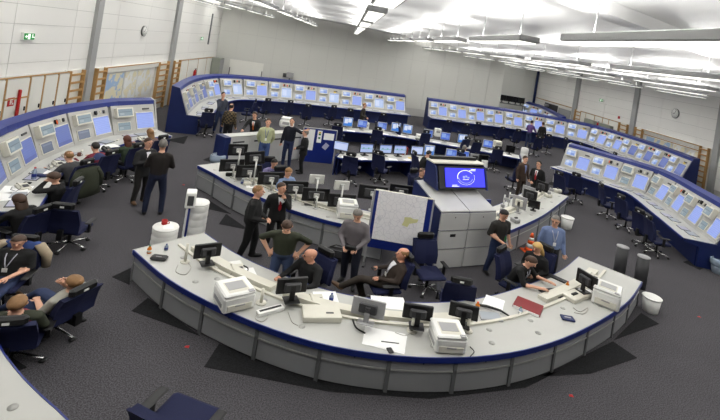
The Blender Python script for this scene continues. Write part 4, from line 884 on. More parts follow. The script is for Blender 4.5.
# ---- map board in front of the middle desk
Yb = 11.2; tl, tr = WY(376, 190.5, Yb), WY(433.5, 197.5, Yb); bwid = tr.x - tl.x; zb_ = .42; ztop = tl.z
t = thing('map_board', 'pinboard with a large pale plan on a blue frame', 'board', ((tl.x + tr.x) / 2, Yb, 0), -.04)
MB().box((0, .02, (zb_ + ztop) / 2), (bwid, .04, ztop - zb_)).build('board', M_blue, t); MB().box((0, .02, ztop + .012), (bwid, .05, .025)).build('top_rail', M_beige, t)
def plan_mat():
    m = bpy.data.materials.new('plan_print'); m.use_nodes = True; nt = m.node_tree; N = nt.nodes.new; L = nt.links.new; b = nt.nodes['Principled BSDF']
    tc = N('ShaderNodeTexCoord'); v = N('ShaderNodeTexVoronoi'); v.feature = 'DISTANCE_TO_EDGE'; v.inputs['Scale'].default_value = 9; L(tc.outputs['Object'], v.inputs['Vector'])
    r = N('ShaderNodeValToRGB'); e = r.color_ramp.elements; e[0].color = (*S(206, 204, 210), 1); e[1].position = .05; e[1].color = (*S(232, 230, 232), 1); L(v.outputs['Distance'], r.inputs[0])
    L(r.outputs[0], b.inputs['Base Color']); b.inputs['Roughness'].default_value = .8; return m
pw = bwid * .85; ph = ztop - zb_ - .20; sh = MB().box((-.03, -.008, zb_ + .22 + ph / 2), (pw, .012, ph)).build('plan_sheet', plan_mat(), t)
M_plan_y = mat('plan_yellow', (206, 204, 150), .8)
cxp, czp = pw * .17, zb_ + .22 + ph * .46
MB().add([(cxp + x, -.0155, czp + z) for x, z in ((-.16, -.1), (-.02, -.13), (.02, -.04), (.2, .02), (.22, .1), (.1, .09), (.02, .12), (-.12, .1), (-.12, .0))], [tuple(range(9))]).build('yellow_area', M_plan_y, sh)
for sx in (-1, 1):
    l = MB().box((sx * (bwid / 2 + .02), .03, ztop / 2), (.05, .05, ztop)).build('leg', M_silver, t); MB().box((sx * (bwid / 2 + .02), .03, .02), (.06, .5, .04)).build('foot', M_dgrey, l)

# ---- notice partition and low counter
q0, q1 = G(302, 161), G(329, 163.5); d = q1 - q0; PH = 1.42
t = thing('notice_partition', 'navy partition wall with white notices pinned to it', 'partition', ((q0.x + q1.x) / 2, (q0.y + q1.y) / 2, 0), math.atan2(d.y, d.x)); PWd = d.length + .25
MB().box((0, 0, PH / 2), (PWd, .05, PH)).build('board', M_blue, t); MB().box((0, 0, PH + .015), (PWd + .03, .07, .03)).build('top_rail', M_silver, t)
for sx in (-1, 1): MB().box((sx * (PWd / 2 + .01), 0, PH / 2), (.04, .07, PH)).build('post', M_silver, t)
for x0, x1, za, zb2, kind in ((.08, .34, .5, 1.38, 0), (.42, .56, .85, 1.36, 1), (.62, .93, 1.0, 1.28, 0)):
    o = MB().box(((x0 + x1 - 1) / 2 * PWd, -.03, (za + zb2) / 2), ((x1 - x0) * PWd, .008, zb2 - za)).build('notice', M_paper, t)
    if kind:
        for zz, m in ((1.28, M_yellow), (1.2, M_green), (1.05, M_green)): MB().box(((x0 + x1 - 1) / 2 * PWd, -.037, zz), (.09, .004, .07)).build('picture', m, o)
MB().box((.22 * PWd, -.03, .72), (.2, .008, .26), R=Matrix.Rotation(.6, 3, 'Y')).build('tilted_notice', M_in1, t)
c0, c1 = G(222, 169.5), G(308, 177); c0 = Vector((c0.x, c0.y + .1, 0)); c1 = Vector((q0.x - .1, q0.y + .35, 0)); d = c1 - c0; CL = d.length
t = thing('low_counter', 'low grey counter with vents behind the men in green and navy', 'counter', ((c0.x + c1.x) / 2, (c0.y + c1.y) / 2, 0), math.atan2(d.y, d.x))
MB().box((0, .2, .58), (CL, .4, 1.14)).build('body', M_cab, t); MB().box((0, .2, 1.165), (CL + .04, .46, .03)).build('top', M_top, t); MB().box((-CL / 2 - .12, .1, .6), (.24, .6, 1.2)).build('end_panel', M_navy, t)
for k in range(4):
    x = -CL / 2 + CL * (k + .5) / 4; pnl = MB().box((x, -.01, .58), (CL / 4 - .03, .02, 1.08)).build('door', M_cab, t); MB().box((x, -.025, .95), (.5, .01, .06)).build('vent', M_dgrey, pnl)
p = G(291, 122, 1.25); t = thing('office_machine', 'rounded white office machine on the counter behind the man in navy', 'machine', (p.x, c1.y + .25, 1.18), 0); MB().rbox((0, 0, .18), (.6, .4, .36), .08).build('body', M_white, t); MB().rbox((0, -.05, .4), (.5, .3, .1), .04).build('lid', M_white, t); MB().box((0, -.21, .2), (.3, .02, .12)).build('panel', M_silver, t)

# ---- middle desk: monitors on poles (operators sit beyond them)
def pole_monitor(px, py, Yoff, zc, w, h, yaw, label, back, tilt=0, z0=HM):
    """px, py = centre of the back of the monitor in the photo; it hangs on a pole rising from the worktop"""
    p = G(px, py, zc); t = thing('pole_monitor', label, 'monitor', (p.x, p.y, z0), math.radians(yaw), group='monitors on poles along the middle desk'); H_ = zc - z0
    R = Matrix.Rotation(tilt, 3, 'Y')
    MB().rbox((0, 0, H_), (w, .05, h), .012, R=R).build('housing', M_dark if back else M_dgrey, t); MB().box((0, -.028, H_), (w - .05, .006, h - .05), R=R).build('screen', M_off, t)
    MB().rbox((0, .045, H_), (w * .6, .05, h * .6), .02, R=R).build('rear_cover', M_dgrey if back == 1 else M_silver, t)
    MB().rbox((0, .085, H_), (.13, .04, .13), .01).build('mount_plate', M_alu, t); MB().tube([(0, .09, H_), (.06, .16, H_ - .02), (0, .2, H_ - .04)], .018).build('arm', M_alu, t)
    MB().cyl((0, .2, 0), (0, .2, H_ + .03), .022, n=8).build('pole', M_alu, t); MB().cyl((0, .2, 0), (0, .2, .02), .07, n=12).build('foot', M_alu, t)
    return t
lows = [(232, 165, 214), (249, 171, 210), (271, 178, 205), (295, 187, 203), (316, 194, 198), (342, 200, 196)]
for i, (x, y, w) in enumerate(lows): pole_monitor(x, y, 0, 1.02, .64, .38, w, 'black monitor on a low pole on the middle desk, %s from the clear bag' % ORD[i], 1)
for i, (x, y, w, zc, b, tl_, hh) in enumerate(((238, 149, 214, 1.55, 1, 0, .36), (255, 157, 210, 1.5, 1, .12, .40))): pole_monitor(x, y, 0, zc, .5, hh, w, ['raised black monitor on a tall pole nearest the clear bag', 'raised large dark monitor tilted on a tall pole'][i], b, tl_)
M_plate = mat('monitor_back_beige', (196, 196, 190), .5)
for i, (x, y) in enumerate(((317, 178, ), (342, 184))):
    p = G(x, y, 1.42); t = thing('pole_monitor', ['pale square-backed monitor on a tall pole, nearer the lilac shirt', 'pale square-backed monitor on a tall pole, nearer the map board'][i], 'monitor', (p.x, p.y, HM), math.radians(200), group='monitors on poles along the middle desk')
    MB().rbox((0, 0, .71), (.36, .05, .26), .012).build('housing', M_plate, t); MB().box((0, -.028, .71), (.32, .006, .22)).build('screen', M_off, t); MB().rbox((0, .06, .71), (.12, .07, .12), .01).build('mount_plate', M_alu, t); MB().cyl((0, .12, 0), (0, .12, .74), .022, n=8).build('pole', M_alu, t); MB().cyl((0, .12, 0), (0, .12, .02), .07, n=12).build('foot', M_alu, t)
for i, (x, y, w_) in enumerate(((373, 192, .72), (401, 191, .6))): pole_monitor(x, y, 0, 1.15, w_, .42, 186, ['wide black monitor right behind the map board edge', 'wide black monitor peeking over the map board'][i], 1)
printer(G(346, 216, HM), HM, 10, 'white printer on the middle desk behind the man in grey shirt', .95)
keyboard(G(315, 205, HM), HM, 15, 'black keyboard on the middle desk between pole monitors', M_dark, .5); paper(G(253, 186, HM), HM, 20, 'white sheets on the middle desk by the crewcut man', .34, .3)
bottle(G(242, 184, HM), HM, 'small clear bottle on the middle desk near the white sheets', M_water, M_white, .04, .16, True); 
p = G(259, 192, HM); t = thing('yellow_pouch', 'yellow pouch on the middle desk behind the crewcut man', 'pouch', (p.x, p.y, HM)); MB().ball((0, 0, .07), (.1, .07, .08), 6).build('body', M_yellow, t); MB().cyl((0, 0, .13), (0, 0, .17), .03, n=8).build('neck', M_yellow, t)
for i, (x, y) in enumerate(((229, 176), (247, 185), (240, 180))):
    p = G(x, y, HM); t = thing('desk_device', ['black small device at the end of the middle desk', 'beige switch box on the middle desk', 'grey cable box under the pole monitors'][i], 'device', (p.x, p.y, HM), .4); MB().rbox((0, 0, .05), (.18, .12, .1), .02).build('case', [M_dark, M_beige, M_silver][i], t); MB().tube([(.09, 0, .03), (.2, .05, .01), (.3, 0, .01)], .008).build('lead', M_cable, t)

# ---- desk right of the tall cabinet
mon_sil2 = monitor_proto('flat_monitor', .40, .40, M_off, M_silver, label='silver monitor', back=M_beige)
mon(mon_sil2, 518, 212, HM, 150, 'silver-backed monitor on the cone-side desk, with frame showing'); mon(mon_sil2, 527, 201, HM, 140, 'silver-backed monitor farther along the cone-side desk')
mon(mon_black, 529, 203, HM, 145, 'black monitor behind the silver ones on the cone-side desk'); mon(mon_black, 541, 194, HM, 132, 'black monitor near the man in suit and red tie', 1.05); mon(mon_black, 533, 211, HM, -20, 'small black screen standing askew on the cone-side desk', .8)
for i, (x, y, z) in enumerate(((502, 214, .62), (499, 220, .4), (508, 207, .5), (549, 197, .35))):
    t = arm_pole(G(x, y, HM), HM, z, ['tall metal pole with clamps by the tall cabinet', 'short metal pole by the tall cabinet', 'metal pole between clamps on the cone-side desk', 'short pole near the end of the cone-side desk'][i]); MB().rbox((.05, 0, z * .8), (.14, .06, .08), .01).rbox((-.03, -.04, z * .45), (.1, .08, .1), .01).build('clamp', M_silver, t)
for i, (x, y) in enumerate(((557, 192), (548, 197), (515, 222), (505, 226))):
    p = G(x, y, HM); t = thing('desk_device', ['beige equipment box at the far end of the cone-side desk', 'beige telephone box on the cone-side desk', 'grey adapter with cable near the silver monitor', 'grey control box beside the tall cabinet'][i], 'device', (p.x, p.y, HM), .5); MB().rbox((0, 0, .06), (.3 if i == 0 else .2, .2, .12), .02).build('case', [M_beige, M_beige, M_silver, M_silver][i], t); MB().rbox((.02, 0, .13), (.1, .05, .04), .01).build('dark_module', M_dark, t)
# ---- row desks: screens, boxes, papers
row1 = [(340.5, 150, mon_doc), (356.5, 150.5, mon_graph), (376, 151.5, mon_graph), (392, 152.5, mon_graph), (413.5, 156, mon_doc), (428, 158, mon_win), (447, 157, mon_desk), (458.5, 159, mon_desk)]
n1 = ['next to the notice partition', 'second from the notice partition', 'third from the notice partition', 'fourth from the notice partition', 'fifth from the notice partition, by the red folders', 'beside the seated man in black', 'in front of the grey-haired man', 'beside the grey-haired man, farther from the partition']
def snap(x, y, path, off): q, n, g = path.at(path.near(G(x, y, .72))); q = q + n * off; return Vector((q.x, q.y, .72))
for i, (x, y, pr) in enumerate(row1): mon(pr, x, y, .72, toward(G(x, y, .72), P_r1) + 180, 'lit screen on the first row desk, ' + n1[i], 1.12, at=snap(x, y, P_r1, .62))
mon(mon_off, 484, 164, .72, 20, 'dark monitor at the end of the first row desk', at=snap(484, 166, P_r1, .55)); mon(mon_desk, 471, 160, .72, 195, 'screen turned away beside the grey-haired man', 1.0, at=snap(471, 162, P_r1, .6))
row2 = [(340, 124, mon_win), (355.5, 126, mon_desk), (375.5, 127, mon_desk), (392.5, 131, mon_win), (405.5, 133, mon_win), (429, 132, mon_desk), (443, 136, mon_desk), (458.5, 140, mon_win), (487, 142, mon_desk)]
for i, (x, y, pr) in enumerate(row2): mon(pr, x, y, .72, toward(G(x, y, .72), P_r2) + 180 + random.uniform(-12, 12), 'small blue screen on the second row desk, %s from the notice partition' % ORD[i], 1.15, at=snap(x, y, P_r2, .62))
mon(mon_off, 508, 146, .72, 5, 'dark monitor near the end of the second row desk', at=snap(508, 150, P_r2, .6))
for i, (x, y, w, hh) in enumerate(((349, 122, .3, .4), (366, 124, .25, .34), (381, 127, .28, .2), (437, 131, .34, .42), (497, 142, .4, .34), (419, 133, .3, .2))):
    p = G(x, y + 5, .72); t = thing('office_box', 'white box standing among screens of the second row desk, %s from the partition' % ORD[i], 'box', (p.x, p.y, .72), .1); MB().rbox((0, 0, hh / 2), (w, .3, hh), .02).build('case', M_white if i % 2 else M_beige, t); MB().box((0, -.152, hh * .6), (w * .6, .006, hh * .2)).build('front_panel', M_silver, t)
for i in range(9):
    d = P_r1.len * (.06 + i * .105); q, n, g = P_r1.at(d); yw = math.degrees(math.atan2(g.y, g.x)); c = q + n * random.uniform(.14, .3)
    if i % 3 == 2: keyboard(c, .722, yw, 'keyboard on the first row desk, %s from the navy end board' % ORD[i // 3], None)
    else: paper(c, .722, yw + random.uniform(-25, 25), 'white papers on the first row desk, %s pile from the navy end board' % ORD[i - i // 3], .34, .26)
for i in range(10):
    d = P_r2.len * (.05 + i * .098); q, n, g = P_r2.at(d); yw = math.degrees(math.atan2(g.y, g.x)); c = q + n * random.uniform(.14, .34)
    if i % 3 == 1: keyboard(c, .722, yw, 'keyboard on the second row desk, %s from the partition' % ORD[i // 3], None if i % 2 else M_dark)
    else: paper(c, .722, yw + random.uniform(-30, 30), 'white papers on the second row desk, %s pile from the partition' % ORD[i - (i + 1) // 3], .4, .28)
for i, x in enumerate((402.5, 404.5, 406)):
    p = G(x, 154, .72); tag(MB().rbox((0, 0, .15), (.06, .24, .3), .006).build('standing_folder', [M_red, M_white, mat('binder_red', (168, 40, 44))][i], None, (p.x, p.y, .72), .2), ['red folder standing between lit screens', 'white folder standing between two red ones', 'dark red folder standing beside the lit screen'][i], 'folder')
p = G(413, 158.5, .72); paper(p, .722, 5, 'yellow pad on the first row desk below the lit screen', .4, .2, M_yellow)
p = snap(489, 168, P_r1, .5); tag(MB().rbox((0, 0, .16), (.3, .03, .32), .01).build('white_folder', M_white, None, (p.x, p.y - .25, .72), .2), 'white folder propped at the dark monitor', 'folder')
# ---- left console top
h = .775 * KL
bottle(G(33.5, 179, h), h, 'tall water bottle with red cap on the console worktop', M_water, M_red, .045, .30, True); cup(G(79, 156, h), h, 'brown mug on the console beside the person in red', mat('mug_brown', (96, 54, 40)), .045)
for i, (x, y, w, l, a) in enumerate(((14, 190, .5, .4, 20), (5, 197, .4, .4, 35), (42, 173, .34, .3, 60), (100, 147, .34, .3, 50), (112, 146, .3, .3, 55))): paper(G(x, y, h), h, a, ['white papers spread by the woman with long hair', 'white sheet at the console beside the long-haired woman', 'white sheet behind the person in black', 'white papers beside the person in red', 'white sheets before the red-haired woman'][i], w, l)
p = G(27.5, 183.5, h); tag(MB().rbox((0, 0, .02), (.14, .08, .04), .02).build('computer_mouse', M_dark, None, (p.x, p.y, h), .4), 'black mouse near the white papers on the console', 'mouse')
p = G(41, 176.5, h); t = thing('glove_pair', 'crumpled dark cloth behind the water bottle', 'cloth', (p.x, p.y, h)); MB().ball((0, 0, .03), (.16, .09, .04), 6).ball((.1, .05, .03), (.09, .07, .035), 6).build('cloth', M_navy, t)
for i, (x, y) in enumerate(((23, 188), (58, 165), (107, 150), (142, 140), (68, 158))):
    p = G(x, y, h); phone(p, h, 60, ['telephone on the console near the white papers', 'telephone before the person in grey hoodie', 'telephone on the console beside papers', 'telephone at the blonde woman', 'telephone between hoodie and red jacket'][i], M_beige if i != 2 else M_dark)
# dark monitors on a table in the recess
for i, (x, y) in enumerate(((501, 107), (508, 108.5), (515, 107.5), (520, 109))):
    p = WY(x, y, 42); mon(mon_off, 0, 0, 1.98, -10 + 8 * i, 'dark monitor on the high table in the recess, %s from the pilaster' % ORD[i], 1.4, at=p)
p = WY(510, 112, 42); t = thing('high_table', 'high grey table in the recess carrying dark monitors', 'table', (p.x, 42.1, 0)); MB().box((0, 0, 1.95), (2.6, .8, .05)).build('top', M_post, t)
for sx in (-1, 1):
    for sy in (-1, 1): MB().box((sx * 1.2, sy * .3, .96), (.06, .06, 1.92)).build('leg', M_post, t)
# small red litter marks on the carpet
for i, (x, y) in enumerate(((187, 347), (183.5, 185), (699, 317), (571, 396))):
    p = G(x, y); tag(MB().add([(-.04, -.02, .004), (.04, -.03, .006), (.03, .03, .012), (-.03, .02, .005), (0, 0, .018)], [(0, 1, 4), (1, 2, 4), (2, 3, 4), (3, 0, 4), (3, 2, 1, 0)]).build('paper_scrap', M_red, None, p), ['red paper scrap on the carpet near the front desk', 'red paper scrap on the carpet near the middle desk end', 'red paper scrap on the carpet far right of the bollards', 'red paper scrap on the carpet in front of the desk'][i], 'scrap')

# widths and heights of the loose things follow the photograph's own projection
NEAR = ('flat_monitor', 'silver_monitor', 'printer', 'keyboard', 'desk_phone', 'paper_sheet', 'bottle', 'mug', 'black_case', 'pen', 'computer_mouse', 'ring_binder', 'laptop', 'tablet', 'dark_notebook', 'grey_box', 'paper_tray', 'umbrella', 'telephone_console',
        'monitor_pole', 'pole_monitor', 'desk_device', 'wide_monitor', 'desk_monitor', 'traffic_cone', 'waste_bin', 'yellow_pouch', 'shoulder_bag', 'office_box')
for o in list(col.objects):
    if o.parent is None and o.name.split('.')[0] in NEAR:
        v = FPX * (HC - o.location.z) / max(1, o.location.y); k = SXY(v); z = SZ(v); s_ = o.scale.copy(); o.scale = (s_.x * k, s_.y * k, s_.z * {'paper_sheet': 1, 'printer': z * 1.5}.get(o.name.split('.')[0], z))

# ================================================================== people
SKIN = [mat('skin_light', (206, 158, 132), .55, noise=.06, scale=18), mat('skin_ruddy', (198, 142, 116), .55, noise=.06, scale=18)]
M_eye = mat('eye_dark', (26, 22, 20), .3); M_lip = mat('lip', (150, 84, 74), .5)
HAIR = dict(brown=mat('hair_brown', (62, 42, 28), .6, noise=.3, scale=40), dark=mat('hair_dark', (28, 22, 18), .6, noise=.3, scale=40), grey=mat('hair_grey', (112, 108, 102), .6, noise=.25, scale=40),
            blonde=mat('hair_blonde', (196, 160, 98), .55, noise=.25, scale=40), auburn=mat('hair_auburn', (86, 44, 26), .55, noise=.3, scale=40), fair=mat('hair_fair', (128, 94, 58), .6, noise=.25, scale=40))
def cloth(n, rgb): return mat('cloth_' + n, rgb, .85, noise=.14, scale=14, bump=.15)
def plaid():
    m = bpy.data.materials.new('cloth_plaid'); m.use_nodes = True; nt = m.node_tree; N = nt.nodes.new; L = nt.links.new; b = nt.nodes['Principled BSDF']
    tc = N('ShaderNodeTexCoord'); c = N('ShaderNodeTexChecker'); c.inputs['Scale'].default_value = 14; L(tc.outputs['Object'], c.inputs['Vector'])
    c.inputs[1].default_value = (*S(26, 24, 22), 1); c.inputs[2].default_value = (*S(92, 78, 52), 1); L(c.outputs[0], b.inputs['Base Color']); b.inputs['Roughness'].default_value = .9; return m
M_plaid = plaid()
ARMS = dict(down=((.07, .03, -.28), (.09, -.05, -.54)), hips=((.21, .10, -.22), (.06, -.04, -.43)), fold=((.09, -.05, -.27), (-.22, -.24, -.22)), front=((.08, .02, -.28), (-.10, -.24, -.40)),
            desk=((.10, -.14, -.25), (.02, -.42, -.28)), chin=((-.02, -.24, -.22), (-.12, -.20, .03)), lap=((.07, -.02, -.28), (-.06, -.26, -.36)), out=((.24, -.10, -.06), (.44, -.22, .10)),
            back=((.08, .08, -.28), (-.02, .14, -.50)), rail=((.12, -.10, -.26), (.10, -.32, -.34)), head=((.12, -.20, .02), (-.10, -.14, .16)), low=((.07, -.06, -.27), (-.07, -.27, -.40)), rest=((.10, .0, -.28), (.12, -.24, -.30)), mouth=((-.0, -.22, -.20), (-.15, -.21, .06)))
TREE = {}
def ring(c, ax, fw, w, d, n=10):
    return [c + ax * (w * math.cos(t)) + fw * (d * math.sin(t)) for t in [2 * PI * i / n for i in range(n)]]
def person(p, yaw, label, shirt, pants, hair='brown', hstyle='short', pose='stand', arms=('down', 'down'), lean=0, z=0, sleeve=True, shoes=None, skin=0, look=0, nod=0, extras=(), legs='even', size=1.0, fat=1.0, side=0, recline=0, tall=1.0):
    """one continuous body; local forward is -y, the person's left is +x; heights are for a 1.76 m person, then scaled"""
    V = Vector; J = {}; sit = pose == 'sit'
    hip = V((0, 0, .93)) if not sit else V((0, .06, .53))
    le = math.radians(lean - recline); sd = math.radians(side)
    sp = V((math.sin(sd), -math.sin(le), math.cos(le))).normalized(); fw = V((0, -math.cos(le), -math.sin(le))).normalized(); ax = fw.cross(sp).normalized() * -1
    ax = V((1, 0, 0)) - sp * sp.x; ax.normalize(); fw = sp.cross(ax) * -1; fw = fw if fw.y < 0 else -fw
    sh = hip + sp * .49; nk = hip + sp * .56
    up = (sp * .5 + V((0, 0, 1)) * .5).normalized(); hd = nk + up * .15 + fw * .025
    prims = []                                             # (kind region, list of (center, radius) for nearest test, rings)
    out = MB()
    def caps(pts, rs, region, n=9):
        pts = [V(q) for q in pts]; rings = []; a = None
        d0 = (pts[1] - pts[0]).normalized(); d1 = (pts[-1] - pts[-2]).normalized()
        P = [pts[0] - d0 * rs[0] * .85] + pts + [pts[-1] + d1 * rs[-1] * .85]; R = [rs[0] * .45] + list(rs) + [rs[-1] * .45]
        for i, q in enumerate(P):
            d = (P[min(i + 1, len(P) - 1)] - P[max(i - 1, 0)]).normalized(); a = d.orthogonal().normalized() if a is None else (a - d * a.dot(d)).normalized(); b = d.cross(a)
            rings.append([q + (a * math.cos(t) + b * math.sin(t)) * R[i] for t in [2 * PI * k / n for k in range(n)]])
        out.loft(rings)
        for i in range(len(pts) - 1): prims.append((region, pts[i], pts[i + 1], rs[i], rs[i + 1]))
    # torso
    f = fat; prof = [(-.10, .10, .09), (-.05, .165, .125), (.02, .178 * (f * .5 + .5), .13 * f), (.12, .168 * f, .125 * f), (.24, .178 * f, .13 * f), (.36, .20, .135), (.45, .20, .12), (.52, .12, .085), (.575, .06, .06)]
    out.loft([ring(hip + sp * s, ax, fw, w, d) for s, w, d in prof])
    prims.append(('pants', hip - sp * .1, hip + sp * .02, .12, .13)); prims.append(('shirt', hip + sp * .10, hip + sp * .44, .13, .13)); prims.append(('shirt', sh - ax * .13, sh + ax * .13, .07, .07))
    # neck and head
    caps([nk - sp * .02, hd - up * .05], [.058, .054], 'skin'); 
    hx = ax; yl = math.radians(look); hf = (fw * math.cos(yl) + ax * math.sin(yl)); hf = (hf - up * hf.dot(up)).normalized(); nd = math.radians(nod); hu = (up * math.cos(nd) + hf * math.sin(nd)).normalized(); hf = (hf * math.cos(nd) - up * math.sin(nd)).normalized(); hx = hf.cross(hu) * 1.0
    hc = hd + hu * .03
    HR = [(a_ * 1.08, b_ * 1.08, c_ * 1.08, d_) for a_, b_, c_, d_ in [(-.125, .022, .03, .035), (-.115, .042, .055, .03), (-.08, .060, .078, .012), (-.03, .071, .088, .004), (.03, .076, .097, -.004), (.08, .068, .088, -.006), (.11, .045, .06, -.006), (.122, .015, .02, -.006)]]
    out.loft([ring(hc + hu * s + hf * o, hx, hf, w, d, 12) for s, w, d, o in HR]); prims.append(('skin', hc - hu * .06, hc + hu * .06, .085, .085))
    # legs
    feet = []
    for s in (-1, 1):
        h0 = hip + V((s * .088, 0, -.03))
        if not sit:
            st = {'even': 0, 'step': .10, 'wide': 0}[legs] * s; wd = .14 if legs == 'wide' else .095
            kn = V((s * (wd + .01), -.03 - st * .6, .50)); an = V((s * (wd + .02), .03 - st, .085))
            if lean > 12: kn.y += .02; an.y += .05
        elif legs == 'cross' and s == 1: kn = V((.03, -.44, .68)); an = V((-.08, -.70, .40))
        elif legs == 'out': kn = V((s * .13, -.44, .52)); an = V((s * .15, -.74, .11))
        else: kn = V((s * .13, -.42, .52)); an = V((s * .13, -.40 + .1 * (s < 0), .09))
        caps([h0, kn], [.098, .076], 'pants'); caps([kn, an], [.074, .058], 'pants')
        td = (an - kn).normalized() if legs == 'cross' and s == 1 and sit else V((0, 0, -1)); fd = V((s * .22, -1, 0)).normalized()
        if legs == 'out' and sit: fd = V((s * .15, -.75, .65)).normalized()
        if legs == 'cross' and s == 1 and sit: fd = V((-.75, -.5, .1)).normalized()
        base = an + td * .035
        caps([base - fd * .03, base + fd * .10, base + fd * .17], [.05, .048, .036], 'shoe')
    # arms
    hands = []
    for s, am in zip((-1, 1), arms):
        S0 = sh + ax * (s * .175) - sp * .015; e, w_ = ARMS[am]
        tr = lambda q: S0 + ax * (s * q[0]) + fw * (-q[1]) * 1.0 + sp * q[2] if am not in ('down', 'desk', 'low', 'rail', 'rest') else S0 + V((s * q[0], q[1], q[2]))
        E_, W_ = tr(e), tr(w_)
        if sit and am in ('desk',): W_.z = max(W_.z, .80); E_.z = max(E_.z, .74)
        caps([sh + ax * (s * .10), S0, E_], [.08, .072, .058], 'shirt'); m = E_.lerp(W_, .5)
        caps([E_, W_], [.055 if sleeve else .047, .042 if sleeve else .035], 'sleeve'); hands.append((s, E_, W_))
        hdv = (W_ - E_).normalized(); caps([W_, W_ + hdv * .06], [.034, .038], 'skin')
    for q in extras:
        if q[0] == 'skirtjacket':
            out.loft([ring(hip + sp * k, ax, fw, w, d) for k, w, d in ((-.16, .19, .145), (-.05, .18, .135), (.1, .165, .125), (.2, .15, .11))]); prims.append(('shirt', hip - sp * .16, hip + sp * .1, .15, .15))
    # union by voxel remesh, then smooth
    me0 = out.mesh('body', [SKIN[0]]); ob = bpy.data.objects.new('body_tmp', me0); TMP.objects.link(ob)
    md = ob.modifiers.new('r', 'REMESH'); md.mode = 'VOXEL'; md.voxel_size = .021; md.use_smooth_shade = True
    ms = ob.modifiers.new('s', 'SMOOTH'); ms.factor = .5; ms.iterations = 3
    TVL.update(); dg = TVL.depsgraph; ev = ob.evaluated_get(dg); me = bpy.data.meshes.new_from_object(ev, depsgraph=dg)
    bpy.data.objects.remove(ob); bpy.data.meshes.remove(me0)
    vs = [v.co.copy() for v in me.vertices]; fs = [tuple(q.vertices) for q in me.polygons]; bpy.data.meshes.remove(me)
    sleeve_skin = not sleeve
    REG = dict(skin=0, shirt=1, pants=2, shoe=3, sleeve=0 if sleeve_skin else 1)
    b = MB(); b.v = [tuple(v) for v in vs]; b.f = [list(q) for q in fs]
    pr = []
    for r_, A, B, ra, rb in prims: d = B - A; pr.append((REG[r_], A, d, d.length_squared, ra, rb))
    for q in fs:
        c = (vs[q[0]] + vs[q[1]] + vs[q[2]]) / 3; best = 9; bi = 1
        for mi, A, d, l2, ra, rb in pr:
            t_ = max(0., min(1., (c - A).dot(d) / l2)); k = (c - A - d * t_).length - (ra + (rb - ra) * t_)
            if k < best: best = k; bi = mi
        b.m.append(bi); b.s.append(True)
    # fingers and face, rooted in the body
    for s, E_, W_ in hands:
        d = (W_ - E_).normalized(); si = d.cross(V((0, 0, 1)) if abs(d.z) < .8 else fw).normalized(); nn = si.cross(d).normalized(); nn = nn if nn.dot(fw) + nn.z * -.5 > 0 else -nn
        pc_ = W_ + d * .075
        for k, (o, l) in enumerate(((-.028, .062), (-.010, .074), (.009, .07), (.027, .056))):
            a = pc_ + si * o - d * .02; b.tube([a, a + d * (l * .55) + nn * .006, a + d * (l * .9) + nn * .03], [.0105, .0095, .008], 5, 0)
        a = W_ + d * .02 + si * (-.03); b.tube([a, a + d * .03 - si * .022 + nn * .012, a + d * .062 - si * .024 + nn * .028], [.012, .0105, .009], 5, 0)
    b.tube([hc + hf * .092 + hu * .02, hc + hf * .122 - hu * .018, hc + hf * .1 - hu * .03], [.009, .016, .012], 6, 0)
    for s in (-1, 1):
        b.ball(hc + hx * (s * .03) + hf * .092 + hu * .012, .0105, 4, 4); b.ball(hc + hx * (s * .08) - hf * .004 - hu * .005, (.012, .018, .03), 4, 0)
    b.tube([hc + hf * .096 - hu * .062 - hx * .024, hc + hf * .106 - hu * .063, hc + hf * .096 - hu * .062 + hx * .024], .006, 5, 5)
    t = thing('person', label, 'person', (p[0], p[1], z), math.radians(yaw)); v_ = FPX * HC / p[1]
    sz = (SZ(v_) * 1.03 if sit else SC((p[0], p[1], 0))) * size * tall; sx = SXY(v_) * size * 1.0; t.scale = (sx, sx, sz)
    body = b.build('body', [SKIN[skin], shirt, pants, shoes or M_dark, M_eye, M_lip], t)
    bv = BVHTree.FromPolygons([V(q) for q in b.v], b.f)
    # hair
    hm = HAIR[hair]
    if hstyle != 'none':
        hb = MB(); n = 14; rows = []
        k = {'short': 1.0, 'crew': .5, 'bob': 1.4, 'long': 1.5, 'ring': .5}[hstyle]; th = .008 * k + .001
        for i in range(9):
            ph = PI * i / 16 * 1.30; r_ = []
            for j in range(n):
                t_ = 2 * PI * j / n; fr = math.sin(t_)                      # 1 = front
                lim = (.95 + .16 * abs(math.cos(t_)) + .05 * math.sin(j * 7)) if fr > .6 else (2.05 if fr < -.15 else 1.72 if fr < .35 else 1.3)
                lim = lim * (1.12 if hstyle in ('long', 'bob') and fr < .5 else 1)
                a_ = min(ph, lim) if hstyle != 'ring' else max(min(ph + .55, lim + .2), .9)
                wob = (1 + .05 * math.sin(j * 5 + i * 3)) * (1 - .85 * (a_ / (lim + .01)) ** 3 if hstyle in ('short', 'crew', 'ring') else 1)
                r_.append(hc - hf * .004 + hu * (.012) + (hx * math.cos(t_) * .083 + hf * math.sin(t_) * .105) * math.sin(a_) * (1 + th / .09 * wob) + hu * (.121 + th) * math.cos(a_))
            rows.append(r_)
        hb.loft(rows, 0, True, True)
        if hstyle == 'long':
            L_ = []
            for k_, (dz, w, d, o) in enumerate(((.04, .085, .08, -.02), (-.06, .095, .07, -.04), (-.16, .10, .06, -.06), (-.26, .085, .05, -.07), (-.34, .04, .03, -.07))): L_.append(ring(hc + hu * dz + hf * o, hx, hf, w, d, 10))
            hb.loft(L_, 0, True, True)
        hb.build('hair', hm, t)
    # clothing details laid on the chest
    def chest(x, s): 
        o = hip + sp * s + ax * x + fw * .5; h_, n_, i_, d_ = bv.ray_cast(o, -fw, 1.0)
        return (h_ + fw * .006) if h_ is not None else hip + sp * s + ax * x + fw * .13
